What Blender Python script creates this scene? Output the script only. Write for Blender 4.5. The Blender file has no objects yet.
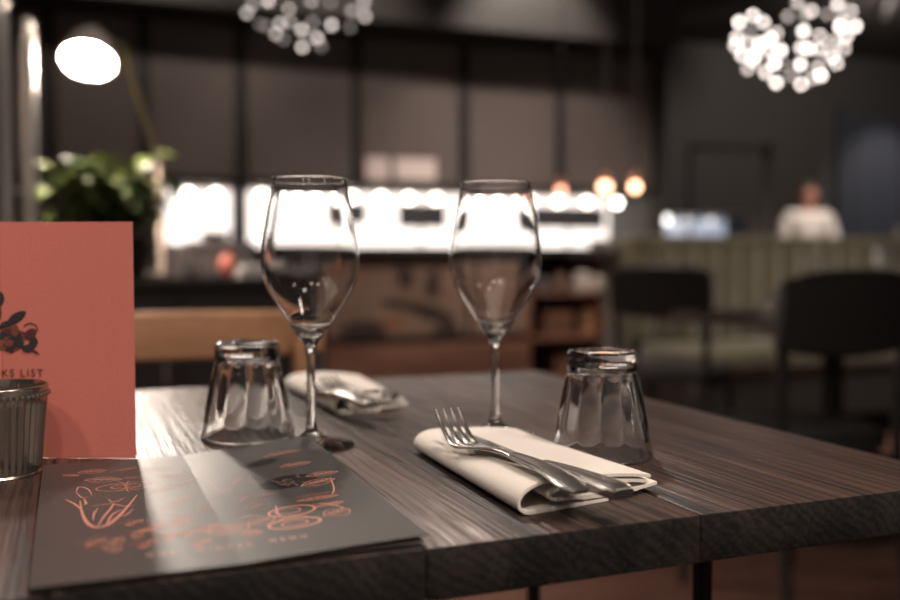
import bpy, bmesh, math, random
from mathutils import Vector, Matrix
random.seed(7)
PI = math.pi
scene = bpy.context.scene
C = scene.collection

# ------------------------------------------------------------------ camera
F = 950.0                      # focal length in pixels of the 900 wide frame
HZ = 256.0                     # horizon row
YAW = math.radians(20.0)       # the room is turned 20 degrees to the lens
CZ = 0.917                     # camera height: 0.167 above the table top
PITCH = math.atan((300.0 - HZ) / F)
TOP = 0.75                     # table top height
cam_d = bpy.data.cameras.new('camera')
cam = bpy.data.objects.new('camera', cam_d)
C.objects.link(cam)
cam_d.sensor_fit = 'HORIZONTAL'
cam_d.sensor_width = 36.0
cam_d.lens = 36.0 * F / 900.0
cam_d.clip_start = 0.02
cam.location = (0, 0, CZ)
cam.rotation_euler = (PI / 2 - PITCH, 0, -YAW)
cam_d.dof.use_dof = True
cam_d.dof.focus_distance = 0.68
cam_d.dof.aperture_fstop = 2.8
scene.camera = cam

# ------------------------------------------------------------------ world, exposure
w = bpy.data.worlds.new('dim_interior')
scene.world = w
w.use_nodes = True
bg = w.node_tree.nodes['Background']
bg.inputs[0].default_value = (1.0, 0.85, 0.76, 1)
bg.inputs[1].default_value = 0.12
scene.view_settings.view_transform = 'Standard'
scene.view_settings.look = 'None'
scene.view_settings.exposure = 0.55
scene.view_settings.gamma = 1.0
scene.view_settings.use_curve_mapping = False
scene.cycles.use_denoising = True
scene.cycles.max_bounces = 16
scene.cycles.transmission_bounces = 14
scene.cycles.glossy_bounces = 6
scene.cycles.sample_clamp_indirect = 12.0
scene.cycles.sample_clamp_direct = 0.0
scene.cycles.blur_glossy = 0.6

# light levels
L_DESK = 400.0       # diffuser of the desk lamp
L_NICHE = 1.15        # back lit kitchen pass
L_SPOT = 64.0        # base power of the added ceiling spots (watts)
L_LED = 6.0

# ------------------------------------------------------------------ pixel helpers
cy_, sy_ = math.cos(YAW), math.sin(YAW)
cp_, sp_ = math.cos(PITCH), math.sin(PITCH)
def c2w(x, y, z=0.0):                       # camera frame (right, forward, z) -> world
    return Vector((x * cy_ + y * sy_, -x * sy_ + y * cy_, z))
def ray(px, py):
    a = (px - 450) / F
    b = -(py - 300) / F
    return c2w(a, cp_ + b * sp_, -sp_ + b * cp_)
CAM = Vector((0, 0, CZ))
def P(px, py, z=TOP):                       # on a level plane
    d = ray(px, py)
    return CAM + d * ((z - CZ) / d.z)
def PD(px, py, dist):                       # at a distance along the view
    d = ray(px, py)
    h = d.x * sy_ + d.y * cy_
    return CAM + d * (dist / h)
def PY(px, py, y):                          # on a plane parallel to the back wall
    d = ray(px, py)
    return CAM + d * (y / d.y)

# ------------------------------------------------------------------ materials
MATS = {}
def mat(name, col, rough=0.5, metal=0.0, spec=0.5, trans=0.0, ior=1.45, emis=None, estr=0.0, coat=0.0, sheen=0.0, noise=None, bump=0.0, bscale=60):
    if name in MATS: return MATS[name]
    m = bpy.data.materials.new(name)
    m.use_nodes = True
    nt = m.node_tree
    b = nt.nodes['Principled BSDF']
    b.inputs['Base Color'].default_value = (*col, 1)
    b.inputs['Roughness'].default_value = rough
    b.inputs['Metallic'].default_value = metal
    b.inputs['Specular IOR Level'].default_value = spec
    b.inputs['Transmission Weight'].default_value = trans
    b.inputs['IOR'].default_value = ior
    b.inputs['Coat Weight'].default_value = coat
    b.inputs['Sheen Weight'].default_value = sheen
    if emis:
        b.inputs['Emission Color'].default_value = (*emis, 1)
        b.inputs['Emission Strength'].default_value = estr
    if noise or bump:
        tc = nt.nodes.new('ShaderNodeTexCoord')
        no = nt.nodes.new('ShaderNodeTexNoise')
        no.inputs['Scale'].default_value = bscale
        no.inputs['Detail'].default_value = 5
        nt.links.new(tc.outputs['Object'], no.inputs['Vector'])
        if noise:
            r = nt.nodes.new('ShaderNodeValToRGB')
            r.color_ramp.elements[0].position = 0.35
            r.color_ramp.elements[1].position = 0.65
            r.color_ramp.elements[0].color = (*col, 1)
            r.color_ramp.elements[1].color = (*noise, 1)
            nt.links.new(no.outputs['Fac'], r.inputs['Fac'])
            nt.links.new(r.outputs['Color'], b.inputs['Base Color'])
        if bump:
            bp = nt.nodes.new('ShaderNodeBump')
            bp.inputs['Strength'].default_value = bump
            bp.inputs['Distance'].default_value = 0.002
            nt.links.new(no.outputs['Fac'], bp.inputs['Height'])
            nt.links.new(bp.outputs['Normal'], b.inputs['Normal'])
    MATS[name] = m
    return m

def wood(name, dark, light, rough=0.4, scale=1.0, axis='Y', bump=0.35, spec=0.5, vary=True):
    if name in MATS: return MATS[name]
    m = bpy.data.materials.new(name)
    m.use_nodes = True
    nt = m.node_tree
    N, L = nt.nodes, nt.links
    b = N['Principled BSDF']
    tc = N.new('ShaderNodeTexCoord')
    oi = N.new('ShaderNodeObjectInfo')
    ofs = N.new('ShaderNodeVectorMath'); ofs.operation = 'ADD'
    mul = N.new('ShaderNodeMath'); mul.operation = 'MULTIPLY'; mul.inputs[1].default_value = 7.0
    L.new(oi.outputs['Random'], mul.inputs[0])
    L.new(tc.outputs['Object'], ofs.inputs[0])
    L.new(mul.outputs[0], ofs.inputs[1])
    mp = N.new('ShaderNodeMapping')
    s = [14 * scale] * 3
    s['XYZ'.index(axis)] = 0.9 * scale
    mp.inputs['Scale'].default_value = s
    L.new(ofs.outputs[0], mp.inputs['Vector'])
    wav = N.new('ShaderNodeTexNoise')              # broad bands
    wav.inputs['Scale'].default_value = 1.2
    wav.inputs['Detail'].default_value = 4
    wav.inputs['Distortion'].default_value = 0.8
    L.new(mp.outputs[0], wav.inputs['Vector'])
    mp2 = N.new('ShaderNodeMapping')
    s2 = [300 * scale] * 3
    s2['XYZ'.index(axis)] = 9 * scale
    mp2.inputs['Scale'].default_value = s2
    L.new(ofs.outputs[0], mp2.inputs['Vector'])
    gr = N.new('ShaderNodeTexNoise')               # open pores
    gr.inputs['Scale'].default_value = 1.0
    gr.inputs['Detail'].default_value = 3
    L.new(mp2.outputs[0], gr.inputs['Vector'])
    ring = N.new('ShaderNodeTexWave')
    ring.wave_type = 'RINGS'; ring.rings_direction = axis
    ring.inputs['Scale'].default_value = 3.2
    ring.inputs['Distortion'].default_value = 9.0
    ring.inputs['Detail'].default_value = 3
    ring.inputs['Detail Scale'].default_value = 0.7
    L.new(mp.outputs[0], ring.inputs['Vector'])
    mx = N.new('ShaderNodeMath'); mx.operation = 'MULTIPLY_ADD'
    mx.inputs[1].default_value = 0.14
    L.new(ring.outputs['Fac'], mx.inputs[0]); L.new(wav.outputs['Fac'], mx.inputs[2])
    mx2 = N.new('ShaderNodeMath'); mx2.operation = 'MULTIPLY_ADD'
    mx2.inputs[1].default_value = 0.75
    L.new(gr.outputs['Fac'], mx2.inputs[0]); L.new(mx.outputs[0], mx2.inputs[2])
    r = N.new('ShaderNodeValToRGB')
    r.color_ramp.elements[0].position = 0.62
    r.color_ramp.elements[1].position = 1.15
    r.color_ramp.elements[0].color = (*dark, 1)
    r.color_ramp.elements[1].color = (*light, 1)
    sc_ = N.new('ShaderNodeMath'); sc_.operation = 'MULTIPLY'; sc_.inputs[1].default_value = 0.60
    L.new(mx2.outputs[0], sc_.inputs[0])
    r.color_ramp.elements[0].position = 0.47
    r.color_ramp.elements[1].position = 0.69
    L.new(sc_.outputs[0], r.inputs['Fac'])
    L.new(r.outputs['Color'], b.inputs['Base Color'])
    rr = N.new('ShaderNodeMapRange')
    rr.inputs['From Min'].default_value = 0.3; rr.inputs['From Max'].default_value = 0.7
    rr.inputs['To Min'].default_value = min(1, rough + 0.22); rr.inputs['To Max'].default_value = rough - 0.06
    L.new(gr.outputs['Fac'], rr.inputs['Value'])
    L.new(rr.outputs[0], b.inputs['Roughness'])
    b.inputs['Specular IOR Level'].default_value = spec
    bp = N.new('ShaderNodeBump')
    bp.inputs['Strength'].default_value = bump
    bp.inputs['Distance'].default_value = 0.0012
    L.new(mx2.outputs[0], bp.inputs['Height'])
    L.new(bp.outputs['Normal'], b.inputs['Normal'])
    MATS[name] = m
    return m

def glow(name, col, strength):
    if name in MATS: return MATS[name]
    m = bpy.data.materials.new(name)
    m.use_nodes = True
    b = m.node_tree.nodes['Principled BSDF']
    b.inputs['Base Color'].default_value = (0.8, 0.8, 0.8, 1)
    b.inputs['Emission Color'].default_value = (*col, 1)
    b.inputs['Emission Strength'].default_value = strength
    MATS[name] = m
    return m

M_glass = mat('clear_glass', (1, 1, 1), rough=0.0, trans=1.0, ior=1.5)
M_steel = mat('polished_steel', (0.66, 0.63, 0.60), rough=0.27, metal=1.0, bump=0.05, bscale=400)
M_chrome = mat('satin_chrome', (0.62, 0.58, 0.54), rough=0.42, metal=1.0)
M_nickel = mat('brushed_nickel', (0.42, 0.36, 0.32), rough=0.55, metal=0.3)
M_bronze = mat('bronze', (0.42, 0.34, 0.27), rough=0.45, metal=0.8)
M_black = mat('black_lacquer', (0.022, 0.020, 0.019), rough=0.45)
M_blackmetal = mat('black_metal', (0.018, 0.017, 0.017), rough=0.4, metal=0.6)
M_linen = mat('linen', (0.80, 0.74, 0.67), rough=0.9, sheen=0.3, noise=(0.74, 0.68, 0.61), bump=0.25, bscale=900)
M_table = wood('dark_stained_oak', (0.011, 0.006, 0.0046), (0.098, 0.056, 0.043), rough=0.33, scale=1.0, axis='Y', bump=1.0, spec=0.85)
M_tableend = wood('dark_end_grain', (0.003, 0.0024, 0.0024), (0.024, 0.019, 0.017), rough=0.62, scale=1.0, axis='Y', bump=0.5, spec=0.3)
M_oak = wood('honey_oak', (0.25, 0.12, 0.06), (0.42, 0.22, 0.12), rough=0.45, axis='X', bump=0.1)
M_floor = wood('red_brown_floorboards', (0.09, 0.040, 0.028), (0.21, 0.10, 0.07), rough=0.5, scale=0.5, axis='X', bump=0.1)
M_card = mat('salmon_card', (0.62, 0.195, 0.155), rough=0.75, spec=0.25, noise=(0.59, 0.182, 0.145), bump=0.12, bscale=700)
M_cardink = mat('charcoal_ink', (0.030, 0.026, 0.028), rough=0.7)
M_cardink2 = mat('maroon_ink', (0.085, 0.025, 0.028), rough=0.7)
M_cardink3 = mat('brown_ink', (0.19, 0.055, 0.043), rough=0.7)
M_menu = mat('charcoal_coated_paper', (0.040, 0.036, 0.033), rough=0.46, spec=0.9, noise=(0.047, 0.042, 0.038), bump=0.05, bscale=300)
M_menuink = mat('salmon_ink', (0.60, 0.25, 0.19), rough=0.46, spec=0.7)
M_menuletter = mat('pale_rose_ink', (0.72, 0.42, 0.34), rough=0.42)
M_menuink2 = mat('dusty_rose_ink', (0.20, 0.095, 0.078), rough=0.46, spec=0.7)
M_menushade = mat('tumbler_shade', (0.010, 0.009, 0.009), rough=0.4, spec=0.4)  # colour of the tumbler's shadow painted on the menu cover
M_page = mat('cream_page_edges', (0.20, 0.17, 0.15), rough=0.7)
M_cup = mat('smoky_ribbed_metal', (0.36, 0.31, 0.27), rough=0.20, metal=0.9)
M_wall = mat('charcoal_paint', (0.045, 0.041, 0.039), rough=0.6)
M_farwall = mat('grey_brown_paint', (0.10, 0.095, 0.092), rough=0.7)
M_panel = mat('taupe_lacquer_panel', (0.125, 0.098, 0.090), rough=0.38, noise=(0.105, 0.083, 0.077), bscale=1.5)
M_mullion = mat('black_mullion', (0.020, 0.018, 0.018), rough=0.5)
M_ceil = mat('black_ceiling', (0.11, 0.104, 0.10), rough=0.9)
M_bluewall = mat('slate_blue_paint', (0.075, 0.085, 0.115), rough=0.6)
M_velvet = mat('olive_velvet', (0.110, 0.092, 0.048), rough=0.85, sheen=0.6, noise=(0.088, 0.074, 0.040), bscale=9)
M_leather = mat('black_leather', (0.022, 0.021, 0.021), rough=0.5)
M_leaf = mat('leaf_green', (0.080, 0.105, 0.028), rough=0.32, noise=(0.18, 0.19, 0.065), bscale=8)
M_leaf2 = mat('leaf_dark_green', (0.030, 0.055, 0.014), rough=0.35, noise=(0.05, 0.085, 0.02), bscale=8)
M_copper = mat('copper', (0.75, 0.38, 0.22), rough=0.3, metal=1.0)
M_cream = mat('cream_ceramic', (0.62, 0.55, 0.50), rough=0.4)
M_grey = mat('grey_ceramic', (0.16, 0.14, 0.135), rough=0.5)
M_orange = mat('coral_glaze', (0.55, 0.17, 0.12), rough=0.4)
M_tan = mat('tan_mural', (0.27, 0.18, 0.135), rough=0.6, noise=(0.19, 0.12, 0.088), bscale=3.0)
M_brown = wood('rust_brown_wood', (0.10, 0.042, 0.027), (0.25, 0.115, 0.07), rough=0.5, axis='X', bump=0.1)
M_shirt = mat('white_cotton', (0.78, 0.73, 0.69), rough=0.9)
M_skin = mat('skin', (0.50, 0.25, 0.18), rough=0.55)
M_hair = mat('dark_hair', (0.030, 0.018, 0.012), rough=0.6)
M_trouser = mat('dark_trousers', (0.02, 0.02, 0.025), rough=0.9)
M_paper = mat('white_paper', (0.62, 0.52, 0.49), rough=0.8)
M_slate = mat('slate_board', (0.055, 0.06, 0.072), rough=0.5)
M_soil = mat('soil', (0.03, 0.02, 0.014), rough=0.95)
M_stone = mat('dark_stone', (0.045, 0.040, 0.038), rough=0.35)

# ------------------------------------------------------------------ mesh helpers
class MB:
    def __init__(s): s.v = []; s.f = []
    def add(s, vs, fs):
        n = len(s.v)
        s.v += [tuple(v) for v in vs]
        s.f += [tuple(i + n for i in f) for f in fs]
        return s
    def box(s, lo, hi, bev=0.0, seg=1, rot=None, at=None):
        bm = bmesh.new()
        bmesh.ops.create_cube(bm, size=1)
        for v in bm.verts:
            v.co = Vector(((lo[i] + hi[i]) / 2 + v.co[i] * (hi[i] - lo[i])) for i in range(3))
        if bev > 0:
            bmesh.ops.bevel(bm, geom=bm.edges[:], offset=bev, segments=seg, profile=0.5, affect='EDGES')
        if rot is not None:
            bmesh.ops.transform(bm, matrix=rot, verts=bm.verts[:])
        bm.verts.index_update()
        s.add([(v.co + Vector(at)) if at else v.co.copy() for v in bm.verts], [[v.index for v in f.verts] for f in bm.faces])
        bm.free()
        return s
    def rings(s, rings, cap0=True, cap1=True):
        n = len(rings[0])
        vs = [p for r in rings for p in r]
        fs = []
        for i in range(len(rings) - 1):
            for j in range(n):
                k = (j + 1) % n
                fs.append((i * n + j, i * n + k, (i + 1) * n + k, (i + 1) * n + j))
        if cap0: fs.append(tuple(range(n))[::-1])
        if cap1: fs.append(tuple((len(rings) - 1) * n + j for j in range(n)))
        return s.add(vs, fs)
    def tube(s, pts, r, seg=10, cap=True):
        pts = [Vector(p) for p in pts]
        rs = r if isinstance(r, (list, tuple)) else [r] * len(pts)
        t0 = (pts[1] - pts[0]).normalized()
        up = Vector((0, 0, 1)) if abs(t0.z) < 0.9 else Vector((1, 0, 0))
        nrm = (up - t0 * up.dot(t0)).normalized()
        out = []
        for i, p in enumerate(pts):
            a = pts[max(0, i - 1)]; b = pts[min(len(pts) - 1, i + 1)]
            t = (b - a).normalized()
            nrm = (nrm - t * nrm.dot(t)).normalized()
            bn = t.cross(nrm)
            out.append([p + (nrm * math.cos(2 * PI * k / seg) + bn * math.sin(2 * PI * k / seg)) * rs[i] for k in range(seg)])
        return s.rings(out, cap, cap)
    def lathe(s, prof, seg=48, at=(0, 0, 0), mod=None, closed=False):
        """prof: (r, z); points with r == 0 become poles"""
        idx = []
        n0 = len(s.v)
        for (r, z) in prof:
            if r <= 1e-7:
                s.v.append((at[0], at[1], at[2] + z)); idx.append([len(s.v) - 1])
            else:
                row = []
                for k in range(seg):
                    a = 2 * PI * k / seg
                    rr = r * (mod(a, z, r) if mod else 1.0)
                    s.v.append((at[0] + rr * math.cos(a), at[1] + rr * math.sin(a), at[2] + z)); row.append(len(s.v) - 1)
                idx.append(row)
        pairs = list(zip(idx[:-1], idx[1:]))
        if closed: pairs.append((idx[-1], idx[0]))
        for a, b in pairs:
            if len(a) == 1 and len(b) == 1: continue
            for k in range(seg):
                j = (k + 1) % seg
                if len(a) == 1: s.f.append((a[0], b[j], b[k]))
                elif len(b) == 1: s.f.append((a[k], a[j], b[0]))
                else: s.f.append((a[k], a[j], b[j], b[k]))
        return s
    def sphere(s, c, r, u=12, v=8, sq=(1, 1, 1)):
        prof = [(math.sin(PI * i / v), -math.cos(PI * i / v)) for i in range(v + 1)]
        prof[0] = (0, -1); prof[-1] = (0, 1)
        n = len(s.v)
        s.lathe([(a, b) for a, b in prof], u)
        for i in range(n, len(s.v)):
            x, y, z = s.v[i]
            s.v[i] = (c[0] + x * r * sq[0], c[1] + y * r * sq[1], c[2] + z * r * sq[2])
        return s
    def mesh(s, name, m, smooth=True, angle=40):
        me = bpy.data.meshes.new(name)
        me.from_pydata(s.v, [], s.f)
        bm = bmesh.new(); bm.from_mesh(me)
        bmesh.ops.recalc_face_normals(bm, faces=bm.faces[:])
        bm.to_mesh(me); bm.free()
        if smooth:
            me.shade_smooth()
            me.set_sharp_from_angle(angle=math.radians(angle))
        if m: me.materials.append(m)
        return me
    def build(s, name, m, parent=None, loc=(0, 0, 0), rz=0, smooth=True, angle=40):
        return link(name, s.mesh(name, m, smooth, angle), parent, loc, rz)

def link(name, me, parent=None, loc=(0, 0, 0), rz=0):
    o = bpy.data.objects.new(name, me)
    C.objects.link(o)
    o.location = loc
    o.rotation_euler = (0, 0, rz)
    o.parent = parent
    return o
def tag(o, label, cat, group=None):
    o['label'] = label; o['category'] = cat
    if group: o['group'] = group
    return o
def thing(name, label, cat, loc=(0, 0, 0), rz=0, group=None):
    return tag(link(name, None, None, loc, rz), label, cat, group)
def struct(o):
    o['kind'] = 'structure'; return o
def copy_tree(root, loc, rz, label, group=None, parent=None):
    r = root.copy(); C.objects.link(r)
    if parent is None:
        r.location = loc; r.rotation_euler = (0, 0, rz); r['label'] = label
        if group: r['group'] = group
    else:
        r.parent = parent
    for ch in [o for o in root.children]:
        copy_tree(ch, None, None, None, None, r)
    return r
def superring(c, a, b, ax, ay, n=16, p=2.6):
    out = []
    for k in range(n):
        t = 2 * PI * k / n
        ct, st = math.cos(t), math.sin(t)
        out.append(c + ax * (a * math.copysign(abs(ct) ** (2 / p), ct)) + ay * (b * math.copysign(abs(st) ** (2 / p), st)))
    return out
def catmull(pts, n=6):
    pts = [Vector(p) for p in pts]
    out = []
    q = [pts[0] * 2 - pts[1]] + pts + [pts[-1] * 2 - pts[-2]]
    for i in range(1, len(q) - 2):
        for k in range(n):
            t = k / n
            a, b, c, d = q[i - 1], q[i], q[i + 1], q[i + 2]
            out.append(0.5 * ((2 * b) + (c - a) * t + (2 * a - 5 * b + 4 * c - d) * t * t + (3 * b - a - 3 * c + d) * t ** 3))
    out.append(pts[-1])
    return out
def text_mesh(name, body, size, m, spacing=1.0, align='CENTER'):
    cu = bpy.data.curves.new(name, 'FONT')
    cu.body = body; cu.size = size; cu.align_x = align
    cu.space_character = spacing
    cu.resolution_u = 3
    cu.extrude = 0.00005
    t = bpy.data.objects.new(name, cu)
    C.objects.link(t)
    dg = bpy.context.evaluated_depsgraph_get()
    me = bpy.data.meshes.new_from_object(t.evaluated_get(dg))
    bpy.data.objects.remove(t)
    me.materials.clear(); me.materials.append(m)
    return me

# ================================================================== THE ROOM
YB = 5.37                       # back wall of the kitchen pass
YF = 8.4                        # the wall further back on the right
ZC = 3.1
XR = 3.35                       # corner where the back wall steps back
struct(MB().box((-2.4, -3.2, -0.1), (9.4, YF + .2, 0)).build('floor', M_floor, smooth=False))
struct(MB().box((-2.4, -3.2, ZC), (9.4, YF + .2, ZC + .1)).build('ceiling', M_ceil, smooth=False))
struct(MB().box((-2.5, -3.2, 0), (-2.4, YB, ZC)).build('wall_left', M_wall, smooth=False))
struct(MB().box((9.3, -3.2, 0), (9.4, YF, ZC)).build('wall_right', M_wall, smooth=False))
struct(MB().box((XR, YF, 0), (9.4, YF + .1, ZC)).build('wall_far', M_farwall, smooth=False))
# back wall with the lit opening left free
nz0 = PY(380, 246, YB).z - 0.02
nz1 = PY(380, 188, YB).z
NX0 = PY(165, 200, YB).x
NX1 = PY(652, 200, YB).x
ND = 0.55
wb = struct(MB().box((-2.4, YB, 0), (NX0, YB + .12, ZC)).box((NX1, YB, 0), (XR, YB + .12, ZC))
            .box((NX0, YB, 0), (NX1, YB + .12, nz0)).box((NX0, YB, nz1), (NX1, YB + .12, ZC)).build('wall_back', M_wall, smooth=False))
struct(MB().box((XR - .02, YB, 0), (XR + .1, YF, ZC)).build('wall_return', M_wall, smooth=False))
# upper wall panels between black mullions
pz1 = PY(350, 36, YB).z
edges = [-40, 50, 145, 241, 356, 463, 559, 655]
for i in range(len(edges) - 1):
    xa = PY(edges[i], 150, YB).x + .03
    xb = PY(edges[i + 1], 150, YB).x - .03
    MB().box((xa, YB - .022, nz1 + .03), (xb, YB, pz1), .008).build('panel', M_panel, wb)
    MB().box((xb + .012, YB - .035, nz1 + .01), (xb + .048, YB, pz1 + .02), .004).build('mullion', M_mullion, wb)
MB().box((-2.4, YB - .30, pz1 + .02), (XR, YB, ZC), .01).build('soffit', M_wall, wb)
# slate blue double door at the far right with its frame
dx0 = PY(842, 150, YF).x
d1 = struct(MB().box((dx0, YF - .07, 0), (dx0 + .78, YF, 2.45), .01).box((dx0 + .82, YF - .07, 0), (dx0 + 1.6, YF, 2.45), .01).build('door_1', M_bluewall))
for k in range(2):
    x0 = dx0 + .1 + k * .82
    for z0, z1 in ((.2, 1.0), (1.12, 2.3)):
        MB().box((x0, YF - .085, z0), (x0 + .58, YF - .07, z1), .012).build('door_panel', M_bluewall, d1)
MB().box((dx0 + .70, YF - .13, 1.0), (dx0 + .73, YF - .07, 1.25), .01).build('door_handle', M_chrome, d1)
MB().box((dx0 - .1, YF - .09, 0), (dx0 - .01, YF, 2.55), .005).build('door_frame', M_bluewall, d1)

# the lit kitchen pass: niche box, back-lit panel segments and dividers
ni = struct(MB().box((NX0, YB + .1, nz0 - .03), (NX1, YB + ND, nz0)).box((NX0, YB + .1, nz1), (NX1, YB + ND, nz1 + .03))
            .box((NX0 - .03, YB + .1, nz0), (NX0, YB + ND, nz1)).box((NX1, YB + .1, nz0), (NX1 + .03, YB + ND, nz1)).build('window_1', M_cream, smooth=False))
G_niche = glow('backlit_panel', (1.0, 0.90, 0.83), L_NICHE)
segs = [165, 241, 352, 460, 556, 652]
for i in range(5):
    xa = PY(segs[i], 200, YB + ND).x; xb = PY(segs[i + 1], 200, YB + ND).x
    MB().box((max(NX0, xa) + .004, YB + ND - .02, nz0 + .004), (min(NX1, xb) - .004, YB + ND, nz1 - .004)).build('pane', G_niche, ni, smooth=False)
for px in (241,):
    x = PY(px, 200, YB).x
    MB().box((x - .035, YB - .01, nz0), (x + .035, YB + .2, nz1), .004).build('divider', M_mullion, ni)
# counter sill
MB().box((NX0 - .05, YB - .06, nz0 - .05), (NX1 + .05, YB + .13, nz0 - .012), .006).build('sill', M_stone, ni)

# bulbs along the head of the pass
G_bulb = glow('warm_globe', (1.0, 0.84, 0.72), 10.0)
bul = thing('bulb_rail', 'row of round warm bulbs along the top of the lit kitchen pass', 'light', (0, YB + .10, nz1 - .03))
MB().tube([(NX0 + .05, 0, .02), (NX1 - .05, 0, .02)], .008, 8).build('rail', M_blackmetal, bul)
bmesh_b = MB().sphere((0, 0, -.02), .024, 12, 8).mesh('bulb', G_bulb)
for px in (188, 216, 262, 292, 318, 352, 381, 409, 436, 470, 500, 530, 558, 587, 617, 645):
    link('bulb', bmesh_b, bul, (PY(px, 200, YB + .1).x, 0, 0))

# things standing in the pass
def bowl_stack(px, n, r, lab):
    x = PY(px, 240, YB + .25).x
    t = thing('bowl_stack', lab, 'bowls', (x, YB + .25, nz0))
    for k in range(n):
        MB().lathe([(0, 0), (r * .5, 0), (r * .95, .035), (r, .045), (r * .96, .045), (r * .5, .006), (0, .006)], 24).build('bowl', M_grey, t, (0, 0, k * .028))
bowl_stack(215, 3, .09, 'stack of grey bowls in the left bay of the lit pass')
bowl_stack(600, 2, .08, 'pair of grey bowls at the right end of the lit pass')
def board(px0, px1, py0, py1, lab, d=.30):
    a = PY(px0, py0, YB + d); b = PY(px1, py1, YB + d)
    t = thing('order_screen', lab, 'screen', ((a.x + b.x) / 2, YB + d, nz0))
    hw = (b.x - a.x) / 2; z0 = b.z - nz0; z1 = a.z - nz0
    MB().box((-hw, -.012, z0), (hw, .012, z1), .004).build('screen', M_slate, t)
    MB().tube([(0, .02, 0), (0, .02, z0 + .03)], .008, 8).build('stem', M_blackmetal, t)
    MB().box((-.05, -.03, 0), (.05, .05, .006), .002).build('foot', M_blackmetal, t)
board(398, 446, 203, 228, 'slate grey screen on a stem in the lit pass between the two wine glasses')
board(533, 604, 206, 229, 'long slate grey screen in the lit pass right of the wine glasses')
board(338, 366, 202, 224, 'small slate grey screen in the lit pass beside the left wine glass')

# notices on the panel
for (a, b, c, d, lab) in ((366, 389, 157, 187, 'small upright white notice on the dark wall panel'), (395, 436, 158, 187, 'wider white notice on the dark wall panel')):
    p = PY(a, c, YB - .03); q = PY(b, d, YB - .03)
    tag(MB().box((p.x, YB - .030, q.z + .035), (q.x, YB - .0225, p.z), .001).build('paper_notice', M_paper), lab, 'notice')

# ------------------------------------------------------------------ bar counter in front of the pass
YC0 = 4.47
qx0 = PD(628, 250, 5.0).x
ctz = PY(450, 247, YC0).z
bx0, bx1 = -1.6, qx0 - .085
bar = thing('bar_counter', 'long bar counter with a tan mural front below the lit pass', 'counter', (0, YC0, 0))
MB().box((bx0 - .03, -.04, ctz - .04), (bx1 + .02, .66, ctz), .006, 2).build('worktop', M_stone, bar)
MB().box((bx0, .1, 0), (bx1, .56, .08)).build('plinth', M_black, bar, smooth=False)
xm0, xm1, xm2 = PY(325, 300, YC0).x, PY(466, 300, YC0).x, PY(528, 300, YC0).x
ff = (ctz - .05)
MB().box((bx0, .04, .08), (xm2, .62, ctz - .04)).box((xm2, .42, .08), (bx1, .62, ctz - .04)).build('body', M_wall, bar, smooth=False)
MB().box((bx0, .0, .1), (xm0 - .02, .04, ff), .005).build('front_panel', M_grey, bar)
fp = MB().box((xm0, .0, .52), (xm1, .04, ff), .005).build('front_panel', M_tan, bar)
MB().box((xm0, .0, .1), (xm2, .04, .48), .005).build('front_panel', M_brown, bar)
MB().box((xm1 + .02, .0, .52), (xm2, .04, ff), .005).build('front_panel', M_tan, bar)
# dark painted shapes of the mural
def blob(cx, cz, rx, rz, rot=0, n=14, jit=.25):
    pts = []
    for k in range(n):
        a = 2 * PI * k / n
        j = 1 + random.uniform(-jit, jit)
        x, z = rx * j * math.cos(a), rz * j * math.sin(a)
        pts.append((cx + x * math.cos(rot) - z * math.sin(rot), -.004, cz + x * math.sin(rot) + z * math.cos(rot)))
    m = MB(); m.rings([pts, [(p[0], .002, p[2]) for p in pts]]); return m
M_umber = mat('umber_paint', (0.045, 0.028, 0.022), rough=0.6)
M_rust = mat('rust_paint', (0.33, 0.12, 0.06), rough=0.6)
for (px, py, rx, rz, rot, m) in ((405, 277, 9, 13, .4, M_umber), (433, 285, 8, 14, -.1, M_umber), (395, 303, 16, 4, -.2, M_umber), (430, 312, 24, 7, -.25, M_umber),
                                 (352, 276, 10, 6, .2, M_rust), (362, 330, 26, 8, 0, M_umber), (446, 330, 14, 10, .3, M_umber), (392, 322, 11, 4, .1, M_rust)):
    p = PY(px, py, YC0)
    k = (p - CAM).length / F
    blob(p.x, p.z, rx * k, rz * k, rot).build('painted_shape', m, fp)
# open shelves in the right bay
MB().box((xm2, .02, .1), (xm2 + .03, .42, ff), .003).build('upright', M_brown, bar)
MB().box((bx1 - .03, .02, .1), (bx1, .42, ff), .003).build('upright', M_brown, bar)
shz = [PY(570, y, YC0).z for y in (292, 336, 376)]
for z in shz:
    MB().box((xm2 + .03, .0, z - .022), (bx1 - .03, .41, z), .003).build('shelf', M_brown, bar)
def jar(px, base_z, h, r, m, lab):
    x = PY(px, 280, YC0 + .06).x
    t = thing('storage_jar', lab, 'jar', (x, YC0 + .06, base_z))
    MB().lathe([(0, 0), (r * .9, 0), (r, h * .1), (r, h * .72), (r * .7, h * .84), (0, h * .84)], 16).build('body', m, t)
    MB().lathe([(0, h * .841), (r * .78, h * .841), (r * .8, h), (0, h)], 16).build('lid', M_brown, t)
def crate(px, base_z, wd, h, m, lab):
    x = PY(px, 300, YC0 + .15).x
    t = thing('wooden_crate', lab, 'crate', (x, YC0 + .15, base_z))
    n = 3
    for k in range(n):
        z0 = h * k / n; z1 = h * (k + .82) / n
        for y in (-.10, .09):
            MB().box((-wd / 2, y, z0), (wd / 2, y + .01, z1), .002).build('slat', m, t)
        for sx in (-1, 1):
            MB().box((sx * wd / 2 - .006, -.09, z0), (sx * wd / 2 + .006, .09, z1), .002).build('slat', m, t)
    MB().box((-wd / 2, -.09, 0), (wd / 2, .09, .008)).build('bottom', m, t)
jar(579, shz[0], .13, .055, M_cream, 'cream storage jar on the top shelf of the bar front, second from right')
jar(596, shz[0], .10, .05, M_cream, 'cream storage jar at the right end of the top bar shelf')
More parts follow.
